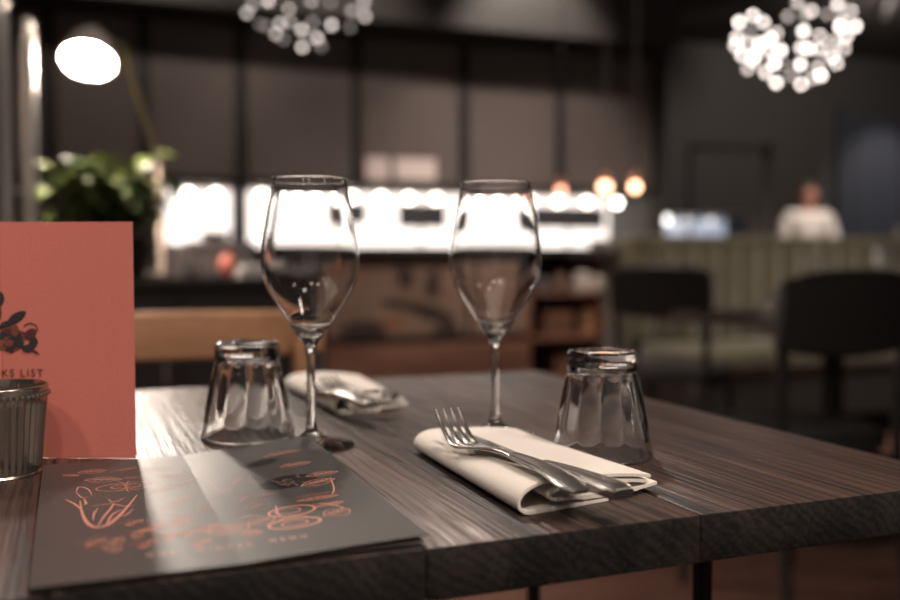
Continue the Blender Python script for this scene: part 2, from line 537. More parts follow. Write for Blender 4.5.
jar(559, shz[0], .11, .05, M_tan, 'tan storage jar on the top shelf of the bar front')
jar(541, shz[0], .09, .045, M_grey, 'grey storage jar at the left end of the top bar shelf')
crate(551, shz[1], .17, .14, M_brown, 'rust brown slatted crate on the middle bar shelf, left')
crate(588, shz[1], .16, .16, M_oak, 'honey brown slatted crate on the middle bar shelf, right')
crate(574, shz[2], .30, .12, M_brown, 'wide slatted crate on the lowest bar shelf')

# small copper lights at the end of the bar
def copper_pendant(px, py, dist, lab, E, col, r=.024):
    p = PD(px, py, dist)
    t = thing('copper_pendant', lab, 'pendant light', (p.x, p.y, p.z), 0, 'small pendants at the bar end')
    MB().sphere((0, 0, 0), r, 14, 10).build('bulb', glow('pendant_glow_%d' % E, col, E), t)
    MB().lathe([(.012, .02), (.02, .022), (.03, .045), (.028, .045), (.010, .06), (.006, .07), (0, .07)], 16).build('shade', M_copper, t)
    MB().tube([(0, 0, .07), (0, 0, ZC - p.z)], .003, 6).build('cord', M_black, t)
copper_pendant(605, 187, 4.75, 'largest peach glowing pendant over the bar end', 5, (1.0, .52, .28), .03)
copper_pendant(635, 187, 4.75, 'peach glowing pendant nearest the green banquette', 6, (1.0, .50, .27), .024)
copper_pendant(561, 191, 4.75, 'dim coral pendant just right of the right wine glass', 3, (1.0, .36, .22), .022)

# ------------------------------------------------------------------ far display counter and metal frame on the right
pa = PY(655, 206, 6.9); pb = PY(748, 240, 6.9)
dc = thing('glass_display_counter', 'dim bluish glass display counter behind the green banquette', 'display counter', ((pa.x + pb.x) / 2, 6.9, 0))
hw = (pb.x - pa.x) / 2
MB().box((-hw, 0, 0), (hw, .6, .96), .01).build('base', M_stone, dc)
MB().box((-hw + .02, .3, .97), (hw - .02, .32, 1.24)).build('lit_back', glow('cool_backlight', (.72, .80, 1.0), .38), dc, smooth=False)
MB().box((-hw, .02, .961), (hw, .03, 1.26)).build('front_glass', M_glass, dc, smooth=False)
MB().box((-hw, .01, 1.262), (hw, .6, 1.29), .004).build('top', M_chrome, dc)
for sx in (-1, 1):
    MB().box((sx * hw - .012, .04, .961), (sx * hw + .012, .6, 1.261)).build('end_post', M_blackmetal, dc, smooth=False)
for i, (px, r, E) in enumerate(((668, .030, 4), (690, .024, 4), (712, .02, 2))):
    x = PY(px, 209, 7.05).x - (pa.x + pb.x) / 2
    MB().sphere((x, .17, 1.225), r, 12, 8).build('lamp', glow('counter_lamp_%d' % E, (1, .93, .88), E), dc)
x = PY(693, 225, 7.05).x
pl = thing('plate_stack', 'stack of pale plates inside the bluish display counter', 'plates', (x, 7.1, .961))
for k in range(6):
    MB().lathe([(0, 0), (.07, 0), (.12, .016), (.12, .02), (.07, .006), (0, .006)], 20).build('plate', M_cream, pl, (0, 0, k * .018))

pm = PY(768, 150, 6.3)
fr = thing('metal_rail_frame', 'thin metal rail frame standing behind the green banquette', 'rail', (pm.x, 6.3, 0))
xl = PY(690, 147, 6.3).x - pm.x
MB().tube([(0, 0, 0), (0, 0, pm.z)], .028, 12).build('post', M_nickel, fr)
MB().tube([(xl, 0, 0), (xl, 0, pm.z)], .014, 12).build('post', M_blackmetal, fr)
MB().tube([(xl, 0, pm.z), (.0, 0, pm.z)], .022, 12).build('top_rail', M_nickel, fr)
MB().sphere((0, 0, pm.z), .05, 14, 10).build('finial', M_nickel, fr)
MB().lathe([(0, 0), (.12, 0), (.12, .012), (0, .014)], 20).build('base', M_blackmetal, fr, (0, 0, .0001))

# ------------------------------------------------------------------ person behind the banquette
def skin_obj(name, verts, edges, radii, m, parent, sub=2, root=0):
    me = bpy.data.meshes.new(name)
    me.from_pydata(verts, edges, [])
    o = bpy.data.objects.new(name, me)
    C.objects.link(o)
    sk = o.modifiers.new('skin', 'SKIN'); sk.use_smooth_shade = True
    for i, r in enumerate(radii):
        me.skin_vertices[0].data[i].radius = (r, r) if not isinstance(r, tuple) else r
        me.skin_vertices[0].data[i].use_root = (i == root)
    sb = o.modifiers.new('sub', 'SUBSURF'); sb.levels = sub; sb.render_levels = sub
    dg = bpy.context.evaluated_depsgraph_get()
    m2 = bpy.data.meshes.new_from_object(o.evaluated_get(dg))
    bpy.data.objects.remove(o)
    m2.materials.clear(); m2.materials.append(m); m2.shade_smooth()
    return link(name, m2, parent)
pp = PY(808, 200, 7.3)
pe = thing('person', 'person in a white shirt standing behind the green banquette', 'person', (pp.x, 7.3, 0), math.radians(-25))
S = 1.60 / 1.75
def sc(v): return [tuple(c * S for c in p) for p in v]
def hand(sd, w_):
    vs, es, rs = [], [], []
    return vs
bv = [(0, 0, .95), (0, 0, 1.10), (0, -.01, 1.25), (0, 0, 1.40), (0, 0, 1.475), (0, -.012, 1.545), (0, -.02, 1.605), (0, -.012, 1.675), (0, -.008, 1.745)]
be = [(i, i + 1) for i in range(8)]
br = [(.15, .11), (.135, .10), (.155, .11), (.13, .09), .060, .070, (.080, .092), (.088, .100), .075]
def chain(start, pts, rad):
    prev = start
    for p, r in zip(pts, rad):
        bv.append(p); br.append(r); be.append((prev, len(bv) - 1)); prev = len(bv) - 1
    return prev
for sd in (-1, 1):
    wrist = chain(3, [(sd * .17, 0, 1.41), (sd * .21, .0, 1.36), (sd * .26, -.04, 1.12), (sd * .20, -.24, 1.06), (sd * .175, -.30, 1.05)], [.06, .055, .042, .030, .034])
    for k, (dx, ln) in enumerate(((-.028, .055), (-.010, .068), (.010, .072), (.028, .062))):
        chain(wrist, [(sd * .175 + dx, -.33, 1.045), (sd * .172 + dx * 1.1, -.33 - ln * .6, 1.035), (sd * .17 + dx * 1.1, -.33 - ln, 1.018)], [.011, .009, .008])
    chain(wrist, [(sd * .14, -.305, 1.05), (sd * .118, -.335, 1.04)], [.012, .009])
    chain(0, [(sd * .09, 0, .88), (sd * .10, -.01, .52), (sd * .10, .02, .10), (sd * .10, -.06, .035), (sd * .105, -.15, .03)], [.09, .062, .042, .035, .028])
skin_obj('body', sc(bv), be, [tuple(c * S for c in r) if isinstance(r, tuple) else r * S for r in br], M_skin, pe, 1)
sv = [(0, 0, .74), (0, 0, 1.04), (0, -.01, 1.25), (0, 0, 1.40), (0, 0, 1.45)]
se = [(0, 1), (1, 2), (2, 3), (3, 4)]
sr = [(.175, .13), (.168, .128), (.172, .128), (.145, .108), .075]
for sd in (-1, 1):
    n = len(sv)
    sv += [(sd * .17, 0, 1.41), (sd * .215, 0, 1.36), (sd * .265, -.04, 1.12), (sd * .21, -.21, 1.07)]
    se += [(3, n), (n, n + 1), (n + 1, n + 2), (n + 2, n + 3)]
    sr += [.078, .074, .060, .046]
skin_obj('shirt', sc(sv), se, [tuple(c * S for c in r) if isinstance(r, tuple) else r * S for r in sr], M_shirt, pe, 2)
tv = [(0, 0, 1.06), (0, 0, .90)]; te = [(0, 1)]; tr = [(.165, .12), (.17, .125)]
for sd in (-1, 1):
    n = len(tv)
    tv += [(sd * .09, 0, .84), (sd * .10, -.01, .52), (sd * .10, .02, .09)]
    te += [(1, n), (n, n + 1), (n + 1, n + 2)]
    tr += [.105, .078, .062]
skin_obj('trousers', sc(tv), te, [tuple(c * S for c in r) if isinstance(r, tuple) else r * S for r in tr], M_trouser, pe, 2)
hh = MB().sphere((0, .010 * S, 1.665 * S), .104 * S, 24, 16, (.92, 1.08, 1.0))
hh.v = [(x, y, max(z, (1.695 if y < -.045 * S else 1.655 if y < .0 else 1.575) * S)) for x, y, z in hh.v]
hh.build('hair', M_hair, pe)
for sd in (-1, 1):
    MB().sphere((sd * .030 * S, -.098 * S, 1.632 * S), .0075 * S, 8, 6).build('eye', M_hair, pe)
    MB().sphere((sd * .084 * S, -.01 * S, 1.620 * S), .022 * S, 8, 6, (.4, .8, 1.2)).build('ear', M_skin, pe)
    MB().box((sd * .10 * S - .045, -.20, .0), (sd * .10 * S + .045, .07, .075), .02, 2).build('shoe', M_black, pe)
MB().lathe([(0, .03), (.006, .02), (.014, -.012), (0, -.018)], 8).build('nose', M_skin, pe, (0, -.102 * S, 1.60 * S))
MB().box((-.024, -.002, -.004), (.024, .004, .004), .002).build('mouth', M_orange, pe, (0, -.094 * S, 1.562 * S))

# ------------------------------------------------------------------ green banquette
YQ = 4.36
qx0 = PD(628, 250, 5.0).x
QZ = PY(700, 236, YQ).z
bq = thing('banquette', 'long olive green velvet banquette with a channelled back', 'banquette', (qx0, YQ, 0))
QL = 4.6
MB().box((0, .02, .1), (QL, .20, QZ - .03), .01).build('back_board', M_wall, bq)
MB().box((0, -.04, QZ - .05), (QL, .20, QZ), .015, 2).build('top_roll', M_velvet, bq)
MB().box((0, -.58, .12), (QL, .0, .34), .01).build('seat_base', M_wall, bq)
MB().box((0.02, -.6, .342), (QL, -.05, .47), .04, 3).build('seat_cushion', M_velvet, bq)
MB().box((-.05, -.03, .0), (-.004, .20, QZ - .02), .012, 2).build('end_panel', M_velvet, bq)
cw = .135
chm = None
prof = []
for k in range(9):
    a = PI * k / 8
    prof.append((cw / 2 - cw / 2 * math.cos(a) * .98, -.045 * math.sin(a) ** .7))
m = MB()
m.rings([[(x, y, z) for x, y in prof] + [(prof[-1][0], .02, z), (prof[0][0], .02, z)] for z in (.48, .5, QZ - .07, QZ - .052)])
chm = m.mesh('channel', M_velvet)
for k in range(int(QL / cw)):
    link('channel', chm, bq, (k * cw + .01, 0, 0))

# ------------------------------------------------------------------ neighbour table, chairs and glasses
def make_chair(label, loc, rz):
    """dark cafe chair, facing +y, origin at the floor under the seat centre"""
    t = thing('cafe_chair', label, 'chair', loc, rz, 'dark chairs at the neighbouring table')
    m = MB(); rings = []
    for k in range(13):
        u = -1 + 2 * k / 12
        x = .205 * u
        yb = -.20 - .03 * (1 - u * u) * 1.0
        zt = .885 - .028 * abs(u) ** 3
        zb = .672 + .02 * u * u
        ring = []
        for (yy, zz) in ((-.012, zb + .01), (-.014, (zb + zt) / 2), (-.012, zt - .012), (0, zt), (.012, zt - .012), (.014, (zb + zt) / 2), (.012, zb + .01), (0, zb)):
            lean = (zz - .67) * -.12
            ring.append((x, yb + yy + lean, zz))
        rings.append(ring)
    m.rings(rings); m.build('backrest', M_leather, t)
    m = MB(); rings = []
    for z, s_ in ((.425, .94), (.43, 1.0), (.462, 1.0), (.475, .95), (.478, .8)):
        rings.append([Vector((.21 * s_ * c.x, .205 * s_ * c.y, z)) for c in superring(Vector((0, 0, 0)), 1, 1, Vector((1, 0, 0)), Vector((0, 1, 0)), 24, 3.5)])
    m.rings(rings); m.build('seat', M_leather, t)
    for sx in (-1, 1):
        MB().tube(catmull([(sx * .185, -.245, 0), (sx * .180, -.195, .44), (sx * .185, -.205, .70), (sx * .190, -.218, .80)], 5), [.012 + .004 * min(1, i / 8) for i in range(16)], 10).build('leg', M_black, t)
        MB().tube([(sx * .185, .20, 0), (sx * .165, .165, .43)], [.011, .016], 10).build('leg', M_black, t)
        MB().tube([(sx * .175, -.19, .40), (sx * .165, .16, .40)], .011, 8).build('seat_rail', M_black, t)
    return t
ch1 = make_chair('black chair with its back to the camera, nearest the right edge', (1.70, 2.05, 0), 0)
ch2 = copy_tree(ch1, (2.21, 3.34, 0), math.radians(-52), 'black chair turned at an angle in front of the green banquette', 'dark chairs at the neighbouring table')
tz = .72
t2 = thing('bistro_table', 'dark bistro table between the black chairs and the green banquette', 'table', (2.30, 2.55, 0))
MB().box((-.40, -.32, tz - .032), (.55, .36, tz), .006, 2).build('tabletop', M_table, t2)
MB().lathe([(0, .02), (.036, .02), (.034, tz - .05), (.09, tz - .033), (0, tz - .033)], 20).build('pedestal', M_blackmetal, t2)
MB().lathe([(0, 0), (.21, 0), (.21, .012), (.06, .022), (0, .022)], 28).build('foot', M_blackmetal, t2)

# ------------------------------------------------------------------ wine glasses and tumblers
WG = [(.0, .0), (.0360, .0), (.0372, .0009), (.0366, .0018), (.030, .0030), (.018, .0058), (.0085, .0105), (.0050, .0165), (.0040, .027), (.0037, .045), (.0037, .065),
      (.0042, .080), (.0056, .0875), (.0085, .0925), (.0122, .0965), (.0165, .1035), (.0228, .1136), (.0290, .1232), (.0362, .1356), (.0405, .1475), (.0418, .1604), (.0404, .1777),
      (.0378, .1926), (.0348, .2098), (.0321, .2255), (.0318, .2285), (.0318, .2300), (.0312, .2309), (.0304, .2309), (.0300, .2300), (.0300, .2285)]
def refine(pr, n=3):
    v = catmull([Vector((a, b, 0)) for a, b in pr], n)
    return [(max(0.0, p.x), p.y) for p in v]
def wineglass_mesh():
    outer = refine(WG[1:], 3)
    inner = []
    for r, z in reversed(WG[15:25]):
        inner.append((r - .0011, z + .0004))
    inner += [(.0065, .0990), (0, .0972)]
    inn = refine(inner, 3)
    prof = [(0, 0)] + outer + inn[:-1] + [(0, .0972)]
    return MB().lathe(prof, 64).mesh('glass_body', M_glass, angle=60)
wgm = wineglass_mesh()
def wine_glass(p, label, s=1.0, group=None):
    o = link('wine_glass', wgm, None, p)
    o.scale = (s, s, s)
    return tag(o, label, 'wine glass', group)
EPS = .0003
wine_glass(P(311.5, 446.5) + Vector((0, 0, EPS)), 'left clear stemmed wine glass standing beside the menu corner', 1.015, 'wine glasses on the dining table')
wine_glass(P(495, 436) + Vector((0, 0, EPS)), 'right clear stemmed wine glass standing behind the folded napkin', 1.015, 'wine glasses on the dining table')

NF = 12
def tmod(a, z, r):
    if z < .014 or z > .069: return 1.0
    e = math.sin(PI * (z - .014) / .055) ** .6
    return 1.0 - .06 * e * (1 - abs(math.cos(a * NF / 2)) ** .9)
def tumbler_mesh():
    out = [(.0405, .0004), (.0418, 0.0), (.0427, .0012), (.0424, .004), (.0413, .010), (.0402, .014), (.0396, .020), (.0384, .030), (.0366, .040), (.0345, .050), (.0320, .060),
           (.0302, .0665), (.0290, .0695), (.0288, .072), (.0294, .0735), (.0296, .0765), (.0293, .083), (.0285, .0865), (.0265, .0882), (.024, .0880), (.020, .0868), (0, .0864)]
    inn = [(0, .0755), (.020, .0757), (.0235, .0742), (.0252, .069), (.0266, .063), (.0299, .050), (.0324, .038), (.0348, .026), (.0370, .014), (.0390, .005), (.0398, .0015)]
    o1 = refine(out, 2)
    o1[-1] = (0, .0864)
    i1 = refine(inn, 2); i1[0] = (0, .0755)
    m = MB()
    zi = set(i1)
    m.lathe(o1 + i1, 120, mod=lambda a, z, r: 1.0 if (r, z) in zi else tmod(a, z, r), closed=True)
    return m.mesh('tumbler_glass', M_glass, angle=50)
tum = tumbler_mesh()
tag(link('water_tumbler', tum, None, P(248, 437) + Vector((0, 0, EPS)), .1), 'upturned fluted glass tumbler behind the dark menu', 'tumbler', 'upturned tumblers on the dining table')
tag(link('water_tumbler', tum, None, P(601.5, 455.5) + Vector((0, 0, EPS)), .25), 'upturned fluted glass tumbler to the right of the napkin', 'tumbler', 'upturned tumblers on the dining table')

# glasses on the neighbouring table
for i, (dx, dy, s, lab) in enumerate(((.12, -.12, .95, 'front wine glass on the neighbouring bistro table'), (.24, .02, 1.0, 'middle wine glass on the neighbouring bistro table'), (.05, .12, .95, 'rear wine glass on the neighbouring bistro table'), (.33, -.10, 1.0, 'rightmost wine glass on the neighbouring bistro table'))):
    wine_glass(Vector((2.30 + dx, 2.55 + dy, tz + EPS)), lab, s, 'wine glasses on the neighbouring table')
for i, (dx, dy, lab) in enumerate(((-.32, -.10, 'left small tumbler at the near corner of the neighbouring table'), (-.24, -.12, 'right small tumbler at the near corner of the neighbouring table'))):
    o = link('water_tumbler', tum, None, (2.30 + dx, 2.55 + dy, tz + EPS)); o.scale = (.8, .8, .8)
    tag(o, lab, 'tumbler', 'tumblers on the neighbouring table')

# ================================================================== THE DINING TABLE
TA = math.radians(2.0)
cor = P(984, 480)
tb = thing('dining_table', 'dark stained oak plank dining table in the foreground', 'table', (cor.x, cor.y, 0), TA)
TH = .0318
TD = .735
def tabx(px, py):
    d = P(px, py) - cor
    return d.x * math.cos(TA) + d.y * math.sin(TA)
xs = [0, tabx(702, 515), tabx(425, 547)]
xs += [xs[2] - .20, xs[2] - .41, xs[2] - .60]
for a, b in zip(xs[:-1], xs[1:]):
    pk = MB().box((b + .0004, 0, TOP - TH), (a - .0004, TD, TOP), .0013, 2).build('plank', M_table, tb)
    pk.data.materials.append(M_tableend)
    for f_ in pk.data.polygons:
        if abs(f_.normal.y) > .8: f_.material_index = 1
xl_ = xs[-1]
def legx(px, yl):                            # local x at which a leg standing yl behind the front edge shows at column px
    best = None
    for k in range(900):
        x = -k * .001
        wv = cor + Vector((x * math.cos(TA) - yl * math.sin(TA), x * math.sin(TA) + yl * math.cos(TA), 0))
        e = abs((wv.x * cy_ - wv.y * sy_) / (wv.x * sy_ + wv.y * cy_) * F + 450 - px)
        if best is None or e < best[0]: best = (e, x)
    return best[1]
rx_ = legx(706, .20)
for x in (rx_, xl_ + .2):
    for y in (.20, TD - .20):
        MB().box((x - .007, y - .007, .0), (x + .007, y + .007, TOP - TH - .001), .002).build('leg', M_blackmetal, tb)
    MB().box((x - .012, .12, TOP - TH - .008), (x + .012, TD - .08, TOP - TH - .0006), .002).build('bearer', M_blackmetal, tb)

# ------------------------------------------------------------------ the dark menu with a centre crease
MA = math.radians(1.8)
W, LN = .2095, .295
mo = P(28, 597.5, TOP)
mn = thing('dinner_menu', 'charcoal folded menu with salmon floral print lying flat on the table', 'menu', (mo.x, mo.y, TOP), MA)
def lift(s, t):
    u = max(0, (s - W / 2) / (W / 2)); v = max(0, min(1, t / LN))
    l = -.0006 + u * (.0042 + .0052 * v ** 1.3)
    uu = max(0, 1 - s / (W / 2))
    return .0046 + l + uu * .0006 + .0004 * math.sin(9 * t / LN + 3 * u)
def mst(px, py):                             # pixel -> menu coordinates
    p = P(px, py, TOP + .006) - mo
    return (p.x * math.cos(MA) + p.y * math.sin(MA), -p.x * math.sin(MA) + p.y * math.cos(MA))
def sheet(zf, th, s0, s1, t0, t1, ns=24, nt=20):
    m = MB(); top, bot = [], []
    fs = []
    S_ = [s0 + (s1 - s0) * i / ns for i in range(ns + 1)]
    T_ = [t0 + (t1 - t0) * j / nt for j in range(nt + 1)]
    vs = [(s, t, zf(s, t)) for t in T_ for s in S_] + [(s, t, zf(s, t) - th) for t in T_ for s in S_]
    n = ns + 1; o = n * (nt + 1)
    for j in range(nt):
        for i in range(ns):
            a = j * n + i
            fs.append((a, a + 1, a + 1 + n, a + n)); fs.append((o + a, o + a + n, o + a + n + 1, o + a + 1))
    for i in range(ns):
        fs.append((i, o + i, o + i + 1, i + 1)); k = nt * n + i
        fs.append((k, k + 1, o + k + 1, o + k))
    for j in range(nt):
        k = j * n; fs.append((k, k + n, o + k + n, o + k)); k += ns
        fs.append((k, o + k, o + k + n, k + n))
    return m.add(vs, fs)
cover = sheet(lift, .0006, 0, W, 0, LN).build('cover', M_menu, mn, angle=1.2)
sheet(lambda s, t: .0012 + .0 * s, .0010, .0015, W - .001, .003, LN - .002, 8, 4).build('back_cover', M_menu, mn)
sheet(lambda s, t: .0013 + (lift(s, t) - .0013) * .45, .0008, .001, W - .0025, .002, LN - .002).build('page', M_page, mn)
# print on the cover: flat ink shapes and painted shade
def ribbon2(pts, wd, zoff=.00012, taper=True):
    q = catmull([Vector((a, b, 0)) for a, b in pts], 5)
    vs, fs = [], []
    n = len(q)
    for i, p in enumerate(q):
        t = (q[min(n - 1, i + 1)] - q[max(0, i - 1)]).normalized()
        nn = Vector((-t.y, t.x, 0))
        k = wd * (1 - .75 * abs(2 * i / (n - 1) - 1) ** 2 if taper else 1)
        for sgn in (-1, 1):
            p2 = p + nn * sgn * k
            vs.append((p2.x, p2.y, lift(p2.x, p2.y) + zoff))
    for i in range(n - 1):
        fs.append((2 * i, 2 * i + 1, 2 * i + 3, 2 * i + 2))
    return vs, fs
def petal2(c, rx, ry, rot, zoff=.00010, n=12, pointed=True):
    vs = [(c[0], c[1], lift(*c) + zoff)]
    for k in range(n):
        a = 2 * PI * k / n
        x = rx * math.cos(a); y = ry * math.sin(a) * (abs(math.sin(a)) ** .5 if pointed else 1)
        X = c[0] + x * math.cos(rot) - y * math.sin(rot); Y = c[1] + x * math.sin(rot) + y * math.cos(rot)
        vs.append((X, Y, lift(X, Y) + zoff))
    return vs, [(0, 1 + k, 1 + (k + 1) % n) for k in range(n)]
inkA, inkB, inkShade = MB(), MB(), MB()
def st(pl, wd=.0007, ink=inkA): ink.add(*ribbon2([mst(*p) for p in pl], wd))
def leafline(c, rx, ry, rot, ink, wd=.00034):
    def q(x, y): return (c[0] + x * math.cos(rot) - y * math.sin(rot), c[1] + x * math.sin(rot) + y * math.cos(rot))
    for sg in (-1, 1):
        ink.add(*ribbon2([q(-rx, 0), q(-rx * .5, sg * ry * .75), q(0, sg * ry), q(rx * .5, sg * ry * .7), q(rx, 0)], wd, taper=False))
        for u in (-.5, -.15, .2, .5):
            ink.add(*ribbon2([q(u * rx, 0), q((u + .12) * rx, sg * ry * .4), q((u + .28) * rx, sg * ry * .62)], wd * .8))
    ink.add(*ribbon2([q(-rx * 1.1, 0), q(0, ry * .05), q(rx, 0)], wd, taper=True))
def pe_(px, py, rx, ry, rot=0, ink=inkA, z=.0001, pointed=True):
    c = mst(px, py)
    if not pointed or ink is inkShade:
        ink.add(*petal2(c, rx, ry, rot, z, 16, pointed)); return
    leafline(c, rx, ry * 1.25, rot, ink)
    d = (c[0] - ry * .3 * math.sin(rot), c[1] + ry * .3 * math.cos(rot))
    inkB.add(*petal2(d, rx * .7, ry * .42, rot, .00006))
def ring_(px, py, rx, ry, rot, wd, ink=inkA):
    c = mst(px, py)
    pts = [(c[0] + rx * math.cos(a) * math.cos(rot) - ry * math.sin(a) * math.sin(rot), c[1] + rx * math.cos(a) * math.sin(rot) + ry * math.sin(a) * math.cos(rot)) for a in [2 * PI * k / 14 for k in range(15)]]
    ink.add(*ribbon2(pts, wd, taper=False))
# antler branch
st([(80, 498), (82, 510), (88, 521), (97, 525), (108, 522), (118, 514), (128, 503), (137, 492)], .0013)
st([(97, 525), (103, 515), (111, 505), (114, 500)], .0007)
st([(106, 523), (112, 512), (122, 506)], .0007)
st([(83, 508), (74, 501), (65, 497)], .0008)
st([(82, 502), (86, 501), (84, 496)], .0008)
st([(88, 504), (100, 502), (112, 501), (124, 503), (135, 502)], .0006)
st([(93, 518), (94, 511), (98, 505)], .0006)
st([(118, 514), (126, 512), (133, 506)], .0006)
st([(108, 496), (112, 499), (118, 498), (124, 495)], .0005)
# top leaves
pe_(92, 470, .010, .006, .1); pe_(103, 478, .013, .006, -.25); pe_(71, 474, .006, .003, -.4)
pe_(128, 468, .014, .008, .5, inkB); pe_(134, 476, .012, .006, .1, inkB); pe_(155, 467, .012, .005, .3, inkB)
st([(76, 490), (79, 485), (88, 487), (92, 493)], .0006); st([(76, 490), (82, 495), (90, 494)], .0005)
ring_(126, 484, .020, .011, .1, .0004); ring_(126, 484, .010, .006, .1, .0004)
for k in range(9):
    a = k * .7
    st([(126, 484), (126 + 9 * math.cos(a) * .6, 484 + 3 * math.sin(a)), (126 + 18 * math.cos(a), 484 + 6 * math.sin(a))], .0003)
# lower flowers on the left panel
for (px, py, r) in ((110, 543, .011), (146, 541, .007), (138, 531, .008), (152, 524, .007), (93, 540, .006), (132, 520, .006), (170, 533, .007), (190, 530, .006), (208, 525, .008), (178, 520, .007), (200, 540, .006)):
    for k in range(5):
        a = k * 2 * PI / 5 + r * 100
        c = mst(px, py)
        leafline((c[0] + r * .75 * math.cos(a), c[1] + r * .75 * math.sin(a)), r * .6, r * .42, a, (inkA, inkB, inkB)[k % 3], .00026)
        inkB.add(*petal2((c[0] + r * .45 * math.cos(a), c[1] + r * .45 * math.sin(a)), r * .3, r * .14, a, .0001 + k * .00001))
st([(85, 548), (90, 538), (100, 533), (112, 536), (124, 540)], .0006, inkB)
st([(130, 532), (142, 528), (156, 528), (168, 532)], .0007, inkA)
st([(150, 515), (165, 508), (180, 512), (190, 520)], .0007, inkB)
for (px, py, rx, ry, rot) in ((158, 488, .007, .005, .2), (171, 485, .007, .005, .1), (183, 515, .010, .005, .5), (170, 503, .011, .004, .7), (186, 495, .009, .004, .9), (172, 474, .012, .005, .4), (190, 478, .012, .004, .8), (204, 505, .008, .004, .3)):
    pe_(px, py, rx, ry, rot, inkB)
# right panel: round flower heads, tumbler shadow painted as dark patches and leaves
pe_(229, 527, .009, .008, .2, inkB, .0001, False); ring_(229, 527, .012, .010, .2, .0004)
ring_(292, 511, .015, .011, .2, .0009); ring_(295, 523, .016, .010, .1, .0010); ring_(295, 523, .008, .005, .1, .0006)
ring_(288, 511, .008, .006, .1, .0005)
pe_(288, 484, .022, .016, .3, inkShade, .00008, False); pe_(262, 466, .016, .008, .6, inkShade, .00008)
for k in range(24):
    a = random.uniform(0, 2 * PI); r = random.uniform(.2, 1)
    pe_(288 + 16 * r * math.cos(a), 484 + 7 * r * math.sin(a), .0014, .0010, a, inkB, .00016, False)
for (px, py, rx, ry, rot, ink) in ((318, 486, .013, .006, .2, inkA), (322, 479, .012, .005, .0, inkA), (296, 469, .012, .005, .1, inkA), (282, 458, .016, .004, .2, inkA), (337, 514, .010, .007, .4, inkA), (318, 500, .014, .003, .0, inkA),
                                   (315, 497, .014, .003, .05, inkB), (258, 505, .010, .006, .7, inkB), (246, 497, .010, .005, 1.0, inkB), (262, 520, .010, .006, .4, inkA), (252, 531, .006, .005, 0, inkA), (240, 480, .014, .005, .9, inkB), (222, 490, .012, .004, .7, inkB), (268, 495, .008, .005, .2, inkB), (330, 506, .010, .003, .2, inkA)):
    pe_(px, py, rx, ry, rot, ink)
st([(276, 505), (277, 512), (282, 517)], .0008); st([(240, 510), (255, 500), (270, 497)], .0006, inkB); st([(330, 482), (334, 492), (332, 498)], .0006)
st([(275, 523), (284, 518), (300, 516), (314, 519)], .0006); st([(236, 518), (250, 514), (268, 516)], .0006, inkA)
st([(310, 507), (322, 505), (338, 508), (348, 512)], .0006); st([(208, 476), (216, 486), (226, 492)], .0006, inkB)
for ink_, m_ in ((inkA, M_menuink), (inkB, M_menuink2), (inkShade, M_menushade)):  # the last one holds the painted tumbler shadow
    ink_.build('floral_print_and_shade', m_, mn, smooth=False)['kind'] = 'stuff'
# lettering
ta = mst(147, 554.5); tc = mst(307, 537.5)
def lettering(body, size, spacing, c, rot, m, width=None):
    me = text_mesh('lettering', body, size, m, spacing)
    xs_ = [v.co.x for v in me.vertices]
    k = (width / (max(xs_) - min(xs_))) if width else 1.0
    off = (max(xs_) + min(xs_)) / 2
    for v in me.vertices:
        x = (v.co.x - off) * k; y = v.co.y
        X = c[0] + x * math.cos(rot) - y * math.sin(rot); Y = c[1] + x * math.sin(rot) + y * math.cos(rot)
        v.co = (X, Y, lift(X, Y) + .00014 + v.co.z)
    return link('lettering', me, mn)
rot_t = math.atan2(tc[1] - ta[1], tc[0] - ta[0])
lettering('OUR  WINTER  MENU', .0088, 1.9, ((ta[0] + tc[0]) / 2, (ta[1] + tc[1]) / 2), rot_t, M_menuletter, math.hypot(tc[0] - ta[0], tc[1] - ta[1]))

# ------------------------------------------------------------------ salmon drinks list standing behind the menu
cr = P(136, 458.5); sp = P(4, 458.5)
CH = .205
dv = (cr - sp); dv.z = 0
wdt = dv.length
ang = math.atan2(dv.y, dv.x)
topz = PD(135, 222, (cr.x * sy_ + cr.y * cy_)).z
CH = topz - TOP
cd = thing('drinks_list_card', 'salmon red folded drinks list card standing upright on the table', 'card', (sp.x, sp.y, TOP + .0002), ang)
def cardpanel(x0, x1, y0, y1, nm):
    m = MB(); n = 10
    th = .0009
    d = Vector((x1 - x0, y1 - y0, 0)); nn = Vector((-d.y, d.x, 0)).normalized() * th
    rr = []
    for i in range(n + 1):
        u = i / n
        bow = nn.normalized() * (.0012 * math.sin(PI * u))
        p = Vector((x0, y0, 0)) + d * u + bow
        rr.append([p, p + nn, p + nn + Vector((0, 0, CH)), p + Vector((0, 0, CH))])
    m.rings(rr)
    return m.build(nm, M_card, cd, angle=30)
cardpanel(.0002, wdt, 0, 0, 'right_panel')
LA = math.radians(180 + 28)
lx, ly = wdt * math.cos(LA), wdt * math.sin(LA)
cardpanel(lx, -.0002, ly, 0, 'left_panel')
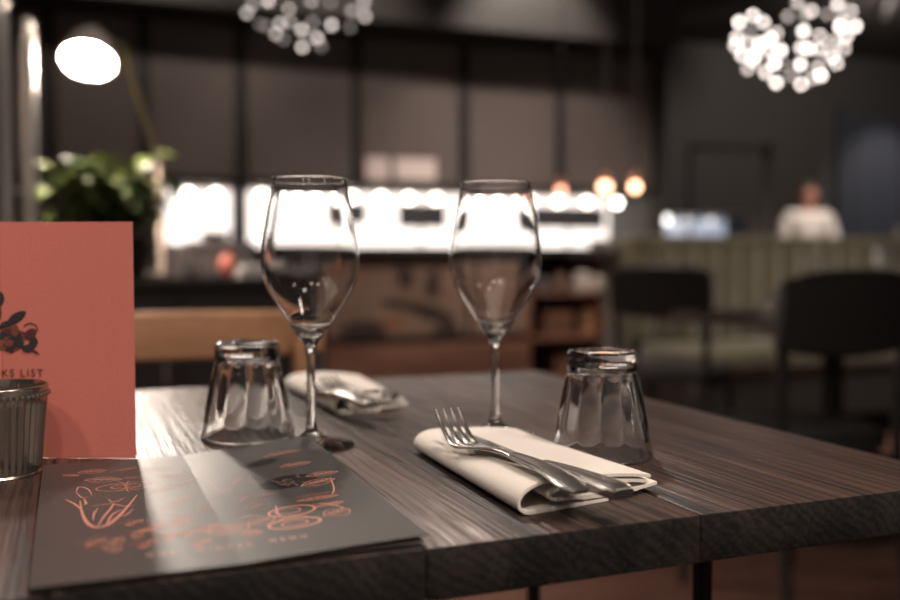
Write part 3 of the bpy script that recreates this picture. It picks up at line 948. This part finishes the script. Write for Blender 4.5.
# printed flower: a flat print spanning the fold
def onfold(x, z, off=.0006):
    if x >= 0:
        b = .0012 * math.sin(PI * min(1, x / wdt))
        return (x, b - off, z)
    k = -x / wdt
    n_ = Vector((-ly, lx, 0)).normalized()          # panel normal
    if n_.y > 0: n_ = -n_
    return (lx * k + n_.x * off, ly * k + n_.y * off + .0012 * math.sin(PI * k), z)
dist_c = (sp.x * sy_ + sp.y * cy_)
def cxz(px, py):
    return ((px - 4) * dist_c / F, (458.5 - py) * dist_c / F)
fl, fl2, fl3 = MB(), MB(), MB()
def fpet(px, py, rx, rz, rot, ink, off=.0006, n=16, pw=.6):
    c = cxz(px, py); k = dist_c / F
    vs = [onfold(c[0], c[1], off)]
    for i in range(n):
        a = 2 * PI * i / n
        x = rx * k * math.cos(a); z = rz * k * math.sin(a) * abs(math.sin(a)) ** pw
        vs.append(onfold(c[0] + x * math.cos(rot) - z * math.sin(rot), c[1] + x * math.sin(rot) + z * math.cos(rot), off))
    ink.add(vs, [(0, 1 + i, 1 + (i + 1) % n) for i in range(n)])
def fring(px, py, r, wd, ink, a0=0, a1=2 * PI, off=.0007, sq=.85):
    c = cxz(px, py); k = dist_c / F
    vs = []
    n = 22
    for i in range(n + 1):
        a = a0 + (a1 - a0) * i / n
        for rr in (r - wd, r + wd):
            vs.append(onfold(c[0] + rr * k * math.cos(a), c[1] + rr * k * math.sin(a) * sq, off))
    ink.add(vs, [(2 * i, 2 * i + 1, 2 * i + 3, 2 * i + 2) for i in range(n)])
for a in range(7):                                   # blossom
    an = a * 2 * PI / 7 + .3
    fpet(13 + 8 * math.cos(an), 337 - 7 * math.sin(an), 8, 5.2, an, (fl, fl2, fl3)[a % 3], .0005 + .00004 * a, 16, .1)
fring(13, 338, 13.5, 1.0, fl2); fring(12, 340, 7, .8, fl)
fpet(12, 342, 5, 3.2, .3, fl2, .0009, 16, .1); fpet(13, 348, 5, 1.8, .2, fl, .0009)
fpet(3, 298, 8, 5, 1.4, fl, .0006, 16, .3); fpet(2, 311, 9, 3, 1.5, fl3, .0006)
fpet(20, 316, 11, 4.5, .55, fl, .0009, 16, .4); fpet(9, 323, 9, 3.2, .35, fl, .0009)
fpet(-14, 318, 12, 5, 2.4, fl); fpet(-12, 335, 9, 7, .5, fl)
fpet(33, 333, 7, 5, .7, fl3, .0006, 16, .2); fpet(36, 341, 5.5, 4.5, 1.2, fl, .0008, 16, .3); fpet(31, 347, 6.5, 4, .1, fl, .0009, 16, .3)
fpet(38, 351, 4, 1.4, -.5, fl3, .0008); fring(33, 328, 7, .7, fl3, -.4, 2.6)
for ink_, m_ in ((fl, M_cardink), (fl2, M_cardink3), (fl3, M_cardink2)):
    ink_.build('flower_print', m_, cd, smooth=False)['kind'] = 'stuff'
me = text_mesh('lettering', 'DRINKS LIST', .0086, M_cardink2, 1.25, 'LEFT')
xs_ = [v.co.x for v in me.vertices]
x_end = cxz(45, 374)[0]; x_tot = 72 * dist_c / F
k = x_tot / max(xs_)
for v in me.vertices:
    x = x_end - x_tot + v.co.x * k
    q = onfold(x, cxz(0, 375.5)[1] + v.co.y, .0007)
    v.co = (q[0], q[1] - v.co.z, q[2])
link('lettering', me, cd)

# ------------------------------------------------------------------ ribbed candle cup
cc = P(-2, 473.5)
ck = thing('ribbed_candle_cup', 'small ribbed metal candle cup with a beaded rim in front of the card', 'candle cup', (cc.x, cc.y, TOP + .0002))
NR = 40
def rib(a, z, r):
    return 1.0 + (.022 * math.cos(a * NR) if .004 < z < .058 else 0)
MB().lathe(refine([(.0, 0), (.0285, 0), (.0300, .002), (.0312, .010), (.0330, .030), (.0348, .050), (.0356, .056), (.0362, .060), (.0362, .0625), (.0372, .066), (.0368, .0680), (.0352, .0680), (.0345, .062), (.0320, .030), (.028, .004), (0, .004)], 2), 160, mod=rib).build('cup', M_cup, ck)
m = MB()
for k in range(52):
    a = 2 * PI * k / 52
    m.sphere((.0368 * math.cos(a), .0368 * math.sin(a), .0612), .0021, 6, 4)
m.build('beaded_ring', M_cup, ck)
MB().lathe([(0, .0042), (.026, .0042), (.026, .018), (0, .0175)], 32).build('candle', M_cream, ck)
MB().tube([(0, 0, .0176), (.001, 0, .026)], .0008, 6).build('wick', M_black, ck)

# ------------------------------------------------------------------ near napkin
def napkin(name, FL, FR, BR, BL, label, hs=1.0, nb=14, seed=1):
    rnd = random.Random(seed)
    o0 = (FL + FR + BL + BR) / 4
    t = thing(name, label, 'napkin', (o0.x, o0.y, TOP), 0, 'folded napkins on the dining table')
    wd0 = (FR - FL).length
    outer = [(.95, .0118), (.80, .0142), (.62, .0162), (.42, .0178), (.24, .0186), (.13, .0180), (.055, .0150), (.018, .0105), (.016, .0062), (.045, .0030), (.09, .0016), (.2, .0013), (.4, .0013), (.63, .0014)]
    inner = [(1.0, .0066), (.88, .0050), (.7, .0043), (.5, .0048), (.33, .0056), (.245, .0068), (.215, .0090), (.235, .0115), (.31, .0131), (.45, .0136), (.6, .0128), (.78, .0108), (.92, .0088)]
    def thick(line, th=.0010):
        q = catmull([Vector((a * wd0, z, 0)) for a, z in line], 4)
        L_, R_ = [], []
        for i, p in enumerate(q):
            tg = (q[min(len(q) - 1, i + 1)] - q[max(0, i - 1)]).normalized()
            n_ = Vector((-tg.y, tg.x, 0))
            L_.append(p + n_ * th); R_.append(p - n_ * th)
        return L_ + R_[::-1]
    for line, nm in ((outer, 'outer_fold'), (inner, 'inner_fold')):
        pr = thick(line)
        m = MB(); rings = []
        for j in range(nb + 1):
            b = j / nb
            l = FL.lerp(BL, b); r = FR.lerp(BR, b)
            ring = []
            for p in pr:
                a = p.x / wd0
                q = l.lerp(r, a) - o0
                wav = .0012 * math.sin(b * 5 + seed) * math.sin(PI * min(1, max(0, a)))
                zz = p.y * hs * (1 + .06 * math.sin(b * 4 + 1 + seed)) + (wav if p.y > .004 else 0)
                ring.append((q.x, q.y, max(.0003, zz)))
            rings.append(ring)
        m.rings(rings)
        m.build(nm, M_linen, t, angle=50)
    return t
napkin('linen_napkin', P(517, 518), P(657, 492.5), P(520, 441.5), P(413, 453), 'cream linen napkin folded under the fork and knife in front')
napkin('linen_napkin', P(333, 414.5), P(408, 409.5), P(362, 385), P(284, 391), 'cream linen napkin folded at the far place setting', 1.0, 14, 3)

# ------------------------------------------------------------------ cutlery
def flat_loft(m, pts, widths, ths, side, n=16, p=2.6):
    rings = []
    k = len(pts)
    for i in range(k):
        t = (pts[min(k - 1, i + 1)] - pts[max(0, i - 1)]).normalized()
        ay = t.cross(side).normalized()
        ax = ay.cross(t).normalized()
        rings.append(superring(pts[i], widths[i], ths[i], ax, ay, n, p))
    m.rings(rings)
def interp(tab, s):
    for (a, va), (b, vb) in zip(tab[:-1], tab[1:]):
        if s <= b:
            u = (s - a) / (b - a); u = u * u * (3 - 2 * u)
            return va + (vb - va) * max(0, min(1, u))
    return tab[-1][1]
def fork(E, N, B, T, label):
    t = thing('table_fork', label, 'fork', E, 0, 'cutlery on the dining table')
    pts = [Vector((0, 0, 0)), (N - E) * .35 + Vector((0, 0, .0035)), (N - E) * .75 + Vector((0, 0, .002)), N - E, B - E]
    axis = (B - E).copy(); axis.z = 0; axis.normalize()
    side = Vector((-axis.y, axis.x, 0))
    cl = catmull(pts, 8)
    n = len(cl)
    wt = [(0, .0055), (.02, .0092), (.1, .0105), (.35, .0075), (.62, .0036), (.78, .0034), (.88, .0075), (.95, .0118), (1, .0122)]
    tt = [(0, .0010), (.05, .0016), (.5, .0018), (.75, .0020), (.9, .0013), (1, .0010)]
    m = MB()
    flat_loft(m, cl, [interp(wt, i / (n - 1)) for i in range(n)], [interp(tt, i / (n - 1)) for i in range(n)], side)
    h = m.build('handle', M_steel, t)
    # raised border of the handle
    bt = []
    hi = [i for i in range(n) if i / (n - 1) <= .55]
    for i in hi: bt.append(cl[i] + side * (interp(wt, i / (n - 1)) * .72) + Vector((0, 0, .0017)))
    for i in hi[::-1]: bt.append(cl[i] - side * (interp(wt, i / (n - 1)) * .72) + Vector((0, 0, .0017)))
    MB().tube(bt[1:-1], .0006, 6).build('raised_border', M_steel, h)
    for k in range(4):
        off = side * ((k - 1.5) * .0066)
        p0 = B - E + off * .98 - axis * .002
        p3 = T - E + off
        p1 = p0 + axis * .014 + Vector((0, 0, .0005)); p2 = p0.lerp(p3, .62) - Vector((0, 0, .0035)) + axis * .004
        q = catmull([p0, p1, p2, p3], 6)
        k2 = len(q)
        m = MB()
        flat_loft(m, q, [.0025 - .0013 * (i / (k2 - 1)) ** 2 for i in range(k2)], [.0013 - .0006 * i / (k2 - 1) for i in range(k2)], side, 10, 2.2)
        m.build('tine', M_steel, t)
    return t
def knife(K, J, T, label):
    t = thing('table_knife', label, 'knife', K, 0, 'cutlery on the dining table')
    axis = (T - K).copy(); axis.z = 0; axis.normalize()
    side = Vector((-axis.y, axis.x, 0))
    n = 18
    pts = [(J - K) * (i / (n - 1)) + Vector((0, 0, .0014 * math.sin(PI * i / (n - 1)))) for i in range(n)]
    wt = [(0, .0082), (.04, .0098), (.12, .0102), (.5, .0082), (.88, .0062), (.95, .0072), (1, .0066)]
    tt = [(0, .0030), (.04, .0042), (.15, .0040), (.7, .0034), (1, .0028)]
    m = MB()
    flat_loft(m, pts, [interp(wt, i / (n - 1)) for i in range(n)], [interp(tt, i / (n - 1)) for i in range(n)], side, 16, 3.5)
    h = m.build('handle', M_steel, t)
    bt = []
    for i in range(n - 3): bt.append(pts[i] + side * (interp(wt, i / (n - 1)) * .70) + Vector((0, 0, interp(tt, i / (n - 1)))))
    for i in reversed(range(n - 3)): bt.append(pts[i] - side * (interp(wt, i / (n - 1)) * .70) + Vector((0, 0, interp(tt, i / (n - 1)))))
    bt.append(bt[0])
    MB().tube(bt, .0006, 6).build('raised_border', M_steel, h)
    c0 = J - K
    q = [c0 - axis * .003 + axis * ((T - J).length + .003) * (i / 15) + Vector((0, 0, (T.z - J.z) * i / 15)) for i in range(16)]
    bw = [(0, .0060), (.1, .0085), (.5, .0098), (.85, .0092), (.95, .0055), (1, .0012)]
    m = MB()
    flat_loft(m, q, [interp(bw, i / 15) for i in range(16)], [.0011 - .0004 * i / 15 for i in range(16)], side, 12, 2.2)
    m.build('blade', M_steel, t)
    return t
NZ = TOP
fork(P(581, 492, NZ + .0215), P(498, 450.5, NZ + .0265), P(470, 446, NZ + .0225), P(447, 408.5, NZ + .0445), 'polished steel fork with upturned tines on the near napkin')
knife(P(624, 494, NZ + .0205), P(526, 461.5, NZ + .0215), P(465, 430, NZ + .0225), 'polished steel table knife lying under the fork on the near napkin')
fork(P(395, 398, NZ + .0205), P(365, 392, NZ + .0235), P(352, 390, NZ + .0205), P(326, 376, NZ + .036), 'polished steel fork on the napkin at the far place setting')
knife(P(372, 405, NZ + .0205), P(336, 393, NZ + .0215), P(310, 382.5, NZ + .0215), 'polished steel knife on the napkin at the far place setting')

# ------------------------------------------------------------------ wooden chair across the table
wc = thing('oak_chair', 'honey oak chair with a wide curved back rail across the table', 'chair', (.125, 1.46, 0), PI)
rt = PD(200, 311, 1.60).z; rb = PD(200, 361, 1.60).z
m = MB(); rings = []
for k in range(17):
    u = -1 + 2 * k / 16
    ang_ = u * 1.05
    x = .215 * math.sin(ang_) / math.sin(1.05); y = -.20 + (1 - math.cos(ang_)) * .16
    nrm = Vector((math.sin(ang_), -math.cos(ang_), 0))
    edge = max(0, abs(u) - .8) / .2
    zt = rt - .012 * edge ** 2; zb = rb + .018 * abs(u) ** 2.5
    c = Vector((x, y, 0))
    rings.append([c + nrm * o_ + Vector((0, 0, z)) for o_, z in ((-.011, zb + .006), (-.011, zt - .006), (-.005, zt), (.005, zt), (.011, zt - .006), (.011, zb + .006), (.005, zb), (-.005, zb))])
m.rings(rings); m.build('back_rail', M_oak, wc)
m = MB(); rings = []
for z, s_ in ((.430, .95), (.436, 1.0), (.458, 1.0), (.465, .96)):
    rings.append([Vector((.225 * s_ * c.x, .21 * s_ * c.y, z)) for c in superring(Vector((0, 0, 0)), 1, 1, Vector((1, 0, 0)), Vector((0, 1, 0)), 28, 3.0)])
m.rings(rings); m.build('seat', M_leather, wc)
for sx in (-1, 1):
    MB().tube(catmull([(sx * .20, -.21, 0), (sx * .195, -.175, .45), (sx * .190, -.150, .66), (sx * .185, -.140, rb + .035)], 5), [.013, .014, .015, .016, .017, .018, .018, .018, .018, .018, .017, .017, .016, .015, .014, .013], 12).build('leg', M_oak, wc)
    MB().tube([(sx * .20, .18, 0), (sx * .185, .16, .432)], [.012, .017], 12).build('leg', M_oak, wc)
    MB().tube([(sx * .19, -.17, .40), (sx * .183, .155, .40)], .011, 8).build('stretcher', M_oak, wc)

# ------------------------------------------------------------------ sideboard with lamp, plant and small things
SZ = PD(200, 278, 3.12).z
sb = thing('sideboard', 'low black sideboard behind the oak chair', 'sideboard', (0, 3.15, 0))
sx0, sx1 = -1.1, PY(318, 290, 3.15).x
MB().box((sx0, .012, .08), (sx1, .44, SZ - .03), .004).build('body', M_black, sb)
MB().box((sx0 - .02, -.02, SZ - .03), (sx1 + .02, .46, SZ), .004, 2).build('top', M_black, sb)
nd = 4
for k in range(nd):
    x0 = sx0 + (sx1 - sx0) * k / nd + .006; x1 = sx0 + (sx1 - sx0) * (k + 1) / nd - .006
    d_ = MB().box((x0, -.006, .10), (x1, .012, SZ - .05), .004).build('door', M_black, sb)
    MB().box((x1 - .05, -.02, .5), (x1 - .04, -.006, .62), .003).build('handle', M_chrome, d_)
for x in (sx0 + .05, sx1 - .05):
    for y in (.05, .40):
        MB().tube([(x, y, 0), (x, y, .08)], .02, 10).build('foot', M_blackmetal, sb)

# desk lamp
lb = PY(162, 275, 3.48)
dl = thing('desk_lamp', 'metal desk lamp with a glowing round shade beside the plant', 'lamp', (lb.x, 3.48, SZ + .0002))
hc = PD(88, 61, 3.10)
hin = PD(121, 45, 3.25)
base = Vector((lb.x, 3.48, SZ))
el = PD(158, 158, 3.50)
MB().lathe([(0, 0), (.085, 0), (.085, .012), (.03, .022), (0, .022)], 32).build('base', M_chrome, dl)
MB().tube([(0, 0, .02), el - base], .013, 10).build('lower_arm', M_bronze, dl)
MB().tube([el - base, hin - base], .013, 10).build('upper_arm', M_bronze, dl)
MB().sphere(el - base, .02, 12, 8).build('joint', M_bronze, dl)
nrm = c2w(.06, -.50, -.82).normalized()
rotq = Vector((0, 0, -1)).rotation_difference(nrm).to_matrix()
R0 = .081
m = MB().lathe([(R0, -.002), (R0 + .004, .0), (R0 * .98, .035), (R0 * .75, .085), (R0 * .40, .115), (.03, .125), (0, .126), (0, .120), (.03, .118), (R0 * .38, .108), (R0 * .72, .080), (R0 * .94, .035), (R0 - .004, .002)], 36, closed=True)
m.v = [tuple(rotq @ Vector(v) + (hc - base)) for v in m.v]
shd = m.build('shade', mat('white_enamel', (.55, .50, .46), rough=.4), dl)
m = MB().lathe([(0, .004), (R0 - .012, .004), (R0 - .012, .009), (0, .009)], 36)
m.v = [tuple(rotq @ Vector(v) + (hc - base)) for v in m.v]
m.build('diffuser', glow('lamp_diffuser', (1.0, .86, .74), L_DESK), shd)
MB().tube([hin - base, hc - base - nrm * .10], .010, 8).build('hinge', M_bronze, dl)

# plant
pp_ = PY(120, 272, 3.29)
pt = thing('potted_plant', 'bushy green plant in a dark pot on the sideboard', 'plant', (pp_.x, 3.29, SZ + .0002))
MB().lathe([(0, 0), (.075, 0), (.10, .12), (.104, .125), (.104, .135), (.094, .135), (.09, .115), (0, .115)], 28).build('pot', M_black, pt)
MB().lathe([(0, .1155), (.089, .1155), (.06, .122), (0, .124)], 20).build('soil', M_soil, pt)
def leaf_mesh(m_, ln, wd, nm):
    vs, fs = [], []
    n = 5
    for i in range(n + 1):
        u = i / n
        wv = wd * math.sin(PI * u ** .8) * .5
        z = .25 * ln * u - .45 * ln * u * u
        vs += [(-wv, ln * u, z + wv * .35), (0, ln * u, z), (wv, ln * u, z + wv * .35)]
    for i in range(n):
        a = 3 * i
        fs += [(a, a + 1, a + 4, a + 3), (a + 1, a + 2, a + 5, a + 4)]
    mb = MB().add(vs, fs)
    me = bpy.data.meshes.new(nm); me.from_pydata(mb.v, [], mb.f); me.materials.append(m_); me.shade_smooth()
    return me
lm = [leaf_mesh(M_leaf, .10, .055, 'leaf'), leaf_mesh(M_leaf2, .11, .06, 'leaf'), leaf_mesh(M_leaf, .08, .045, 'leaf')]
rp = random.Random(5)
stems = []
for k in range(26):
    a = rp.uniform(0, 2 * PI); rr = rp.uniform(.02, .25) ; hgt = .07 + rp.uniform(.05, .27) * (1 - .40 * rr / .23)
    tip = Vector((rr * math.cos(a), rr * math.sin(a) * .6, .12 + hgt))
    mid = Vector((rr * .35 * math.cos(a), rr * .25 * math.sin(a), .12 + hgt * .55))
    pts = catmull([Vector((.03 * math.cos(a), .03 * math.sin(a), .118)), mid, tip], 5)
    MB().tube(pts, [.004 - .0002 * i for i in range(len(pts))], 6).build('stem', M_leaf2, pt)
    for j in range(9):
        i = rp.randrange(3, len(pts))
        o = link('leaf', lm[rp.choice((0, 0, 1, 2))], pt, pts[i])
        o.rotation_euler = (rp.uniform(-.5, .9), rp.uniform(-.5, .5), rp.uniform(0, 2 * PI))

# small things on the sideboard
q = PY(176, 276, 3.24)
t = thing('candle_jar', 'pale candle jar on the sideboard beside the plant', 'candle', (q.x, 3.24, SZ + .0002))
MB().lathe([(0, 0), (.033, 0), (.036, .01), (.036, .105), (.034, .11), (.032, .105), (.032, .06), (0, .06)], 24).build('jar', M_cream, t)
MB().tube([(0, 0, .06), (0, 0, .075)], .0015, 6).build('wick', M_black, t)
q = PY(228, 268, 3.36)
t = thing('coral_vase', 'small round coral vase on the sideboard', 'vase', (q.x, 3.36, SZ + .0002))
MB().lathe(refine([(.0001, 0), (.018, 0), (.030, .02), (.034, .04), (.026, .064), (.014, .074), (.013, .084), (.016, .09), (.012, .088), (.010, .075), (.0001, .07)], 3), 24).build('body', M_orange, t)
q = PY(256, 274, 3.26)
t = thing('napkin_stack', 'flat stack of white folded napkins on the sideboard', 'napkins', (q.x, 3.26, SZ + .0002))
for k in range(4):
    MB().box((-.06, -.05, k * .010), (.06, .05, k * .010 + .0092), .003, 2).build('folded_napkin', M_shirt, t)
q = PY(220, 270, 3.5)
t = thing('storage_box', 'grey lidded storage box on the sideboard behind the coral vase', 'box', (q.x, 3.50, SZ + .0002))
MB().box((-.115, -.05, 0), (.115, .05, .095), .004).build('body', M_grey, t)
MB().box((-.118, -.053, .0955), (.118, .053, .125), .004).build('lid', M_grey, t)

# chrome two-tube stand at the left edge
q1 = PD(3, 100, 2.62); q2 = PD(28, 100, 2.70)
t = thing('chrome_twin_stand', 'tall chrome stand of two upright tubes at the left edge', 'stand', (q1.x, q1.y, 0))
d_ = q2 - q1
hz1 = PD(8, 8, 2.62).z; hz2 = PD(31, 30, 2.70).z
MB().tube([(0, 0, .02), (0, 0, hz1 - .03), (0, 0, hz1)], [.021, .021, .012], 16).build('tube', M_chrome, t)
MB().tube([(d_.x, d_.y, .02), (d_.x, d_.y, hz2 - .03), (d_.x, d_.y, hz2)], [.021, .021, .012], 16).build('tube', M_chrome, t)
MB().box((-.08, -.09, 0), (d_.x + .08, d_.y + .09, .019), .006, 2).build('base', M_blackmetal, t)
for zz in (.35, 1.1):
    MB().tube([(0, 0, zz), (d_.x, d_.y, zz)], .008, 8).build('cross_bar', M_chrome, t)
for dx, dz in ((.0, .0), (d_.x, hz2 - hz1)):
    MB().sphere((dx, d_.y if dx else 0, hz1 + dz + .016), .018, 12, 8).build('knob', M_chrome, t)

# ------------------------------------------------------------------ firework LED pendants
def led_sphere(cx, cy, rpx, dist, pts, label, E, extra, seed):
    rn = random.Random(seed)
    c = PD(cx, cy, dist)
    k = dist / F
    R = rpx * k
    t = thing('led_sphere_pendant', label, 'pendant light', c, 0, 'firework pendants')
    MB().sphere((0, 0, 0), .035, 16, 10).build('core', M_blackmetal, t)
    MB().tube([(0, 0, .03), (0, 0, ZC - c.z)], .004, 8).build('cord', M_black, t)
    gl = [glow('led_%d_%d' % (seed, i), (1.0, .87, .80), E * f) for i, f in enumerate((1.0, .7, .4, .16))]
    bm_ = [MB().sphere((0, 0, 0), .012, 8, 6).mesh('bulb', g) for g in gl]
    locs = []
    for i, (px, py) in enumerate(pts):
        x = (px - cx) * k; z = -(py - cy) * k
        d2 = R * R - x * x - z * z
        y = math.sqrt(max(0, d2)) * (-1 if i % 3 else 1)
        locs.append(PD(px, py, dist + y) - c)
    for i in range(extra):
        a = rn.uniform(0, 2 * PI); zz = rn.uniform(.55, .98)
        locs.append(Vector((R * math.sqrt(1 - zz * zz) * math.cos(a), R * math.sqrt(1 - zz * zz) * math.sin(a), R * zz)))
    for i, l in enumerate(locs):
        MB().tube([l.normalized() * .03, l * .985], .0014, 5).build('rod', M_blackmetal, t)
        link('bulb', bm_[rn.choices((0, 1, 2, 3), (5, 4, 3, 2))[0]], t, l)
rp_ = [(435, 12), (395, 75), (475, 70), (238, 70), (175, 100), (285, 100), (222, 143), (165, 170), (318, 172), (345, 150), (270, 195), (465, 140), (538, 160), (455, 215), (487, 218), (540, 222), (363, 226), (310, 230),
       (188, 248), (245, 250), (215, 310), (240, 275), (295, 325), (343, 372), (375, 292), (415, 342), (452, 290), (455, 380), (505, 352), (533, 302), (570, 65), (620, 20), (638, 92), (680, 50), (700, 118), (658, 165),
       (612, 205), (648, 220), (595, 258), (615, 285), (630, 120), (335, 285), (600, 185), (160, 205), (545, 340), (215, 195)]
led_sphere(795, 38, 67, 4.4, [(700 + a / 4.5, b / 4.5) for a, b in rp_], 'bright firework sphere pendant at the upper right', L_LED, 8, 1)
lp_ = [(135, 65), (160, 25), (240, 5), (200, 120), (230, 130), (300, 118), (280, 170), (320, 195), (350, 110), (345, 45), (410, 150), (412, 235), (465, 110), (485, 190), (505, 232), (455, 5), (552, 12), (558, 125), (650, 138), (660, 55), (725, 82), (720, 10)]
led_sphere(308, -14, 68, 4.4, [(220 + a / 5, b / 5) for a, b in lp_], 'dimmer firework sphere pendant at the top left of centre', L_LED * .42, 26, 2)

# ------------------------------------------------------------------ unseen ceiling spots, added to brighten table and room
def added_spot(loc, target, power, label, size=.09, cone=70):
    t = thing('added_spot', label, 'spotlight', loc)
    d = (Vector(target) - Vector(loc)).normalized()
    r_ = Vector((0, 0, -1)).rotation_difference(d).to_matrix()
    m = MB().lathe([(.05, -.002), (.052, 0), (.052, .14), (.045, .15), (0, .15), (0, .14), (.046, .138), (.046, .002)], 24, closed=True)
    off = d * .10 + Vector((0, 0, -.12))
    m.v = [tuple(r_ @ Vector(v) + off) for v in m.v]
    m.build('can', M_black, t)
    MB().tube([(0, 0, 0), (0, 0, -.06)], .012, 8).build('stem', M_black, t)
    MB().lathe([(0, 0), (.05, 0), (.05, -.015), (0, -.015)], 20).build('rose', M_black, t)
    ld = bpy.data.lights.new('spot_light', 'SPOT')
    ld.energy = power; ld.color = (1.0, .86, .75)
    ld.spot_size = math.radians(cone); ld.spot_blend = .7
    ld.shadow_soft_size = size
    lo = bpy.data.objects.new('spot_light', ld); C.objects.link(lo)
    lo.parent = t; lo.location = off + d * .02
    lo.rotation_euler = d.to_track_quat('-Z', 'Y').to_euler()
KX = [(-1.15, -.9, .6), (-.35, -1.3, .6), (.45, -.75, .85), (1.05, -.15, 1.1), (1.75, -1.0, .6)]  # unseen spots added for front light and glass highlights
for (x, y, k), nm in zip(KX, ('farthest left', 'rear left', 'centre', 'nearest to the dining table', 'farthest right')):
    added_spot((x, y, ZC), (.25, .75, .75), L_SPOT * k, 'added black ceiling spot over the dining area, ' + nm + ' of the five', .09, 60)
added_spot((.75, 2.55, ZC), (.2, .8, .75), L_SPOT * .65, 'added black ceiling spot beyond the dining table, nearer the banquette', .09, 50)  # added behind the table to put sheen on its top
added_spot((-.35, 2.35, ZC), (.1, .75, .75), L_SPOT * .2, 'added black ceiling spot beyond the dining table, nearer the sideboard plant', .09, 50)
added_spot((3.1, 3.0, ZC), (2.9, 4.3, .9), L_SPOT * 1.5, 'added black ceiling spot aimed at the left of the green banquette', .06, 80)  # this and the spots below are added to brighten their targets
added_spot((4.6, 2.9, ZC), (4.6, 4.3, .9), L_SPOT * 1.2, 'added black ceiling spot aimed at the right of the green banquette', .06, 80)
added_spot((1.6, 3.3, ZC), (1.9, 4.5, .7), L_SPOT * 1.5, 'added black ceiling spot aimed at the bar front', .06, 80)
added_spot((2.35, 4.35, ZC), (2.35, 5.37, 1.75), L_SPOT * 1.0, 'added black ceiling spot washing the right wall panels', .05, 70)
added_spot((1.2, 4.25, ZC), (1.2, 5.37, 1.6), L_SPOT * .45, 'added black ceiling spot washing the middle wall panels', .05, 70)
added_spot((.2, 4.2, ZC), (.2, 5.37, 1.5), L_SPOT * .5, 'added black ceiling spot washing the left wall panels', .05, 70)
added_spot((pp.x - .2, 6.2, ZC), (pp.x, 7.3, 1.3), L_SPOT * 1.5, 'added black ceiling spot above the person in white', .05, 50)
added_spot((dx0 + .5, 7.0, ZC), (dx0 + .5, YF, 1.4), L_SPOT * .6, 'added black ceiling spot in front of the slate blue door', .05, 60)
added_spot((6.2, 5.6, ZC), (6.5, YF, 2.0), L_SPOT * .9, 'added black ceiling spot washing the far wall', .08, 120)
added_spot((.35, 2.0, ZC), (.3, 3.1, .8), L_SPOT * .5, 'added black ceiling spot above the sideboard', .05, 60)
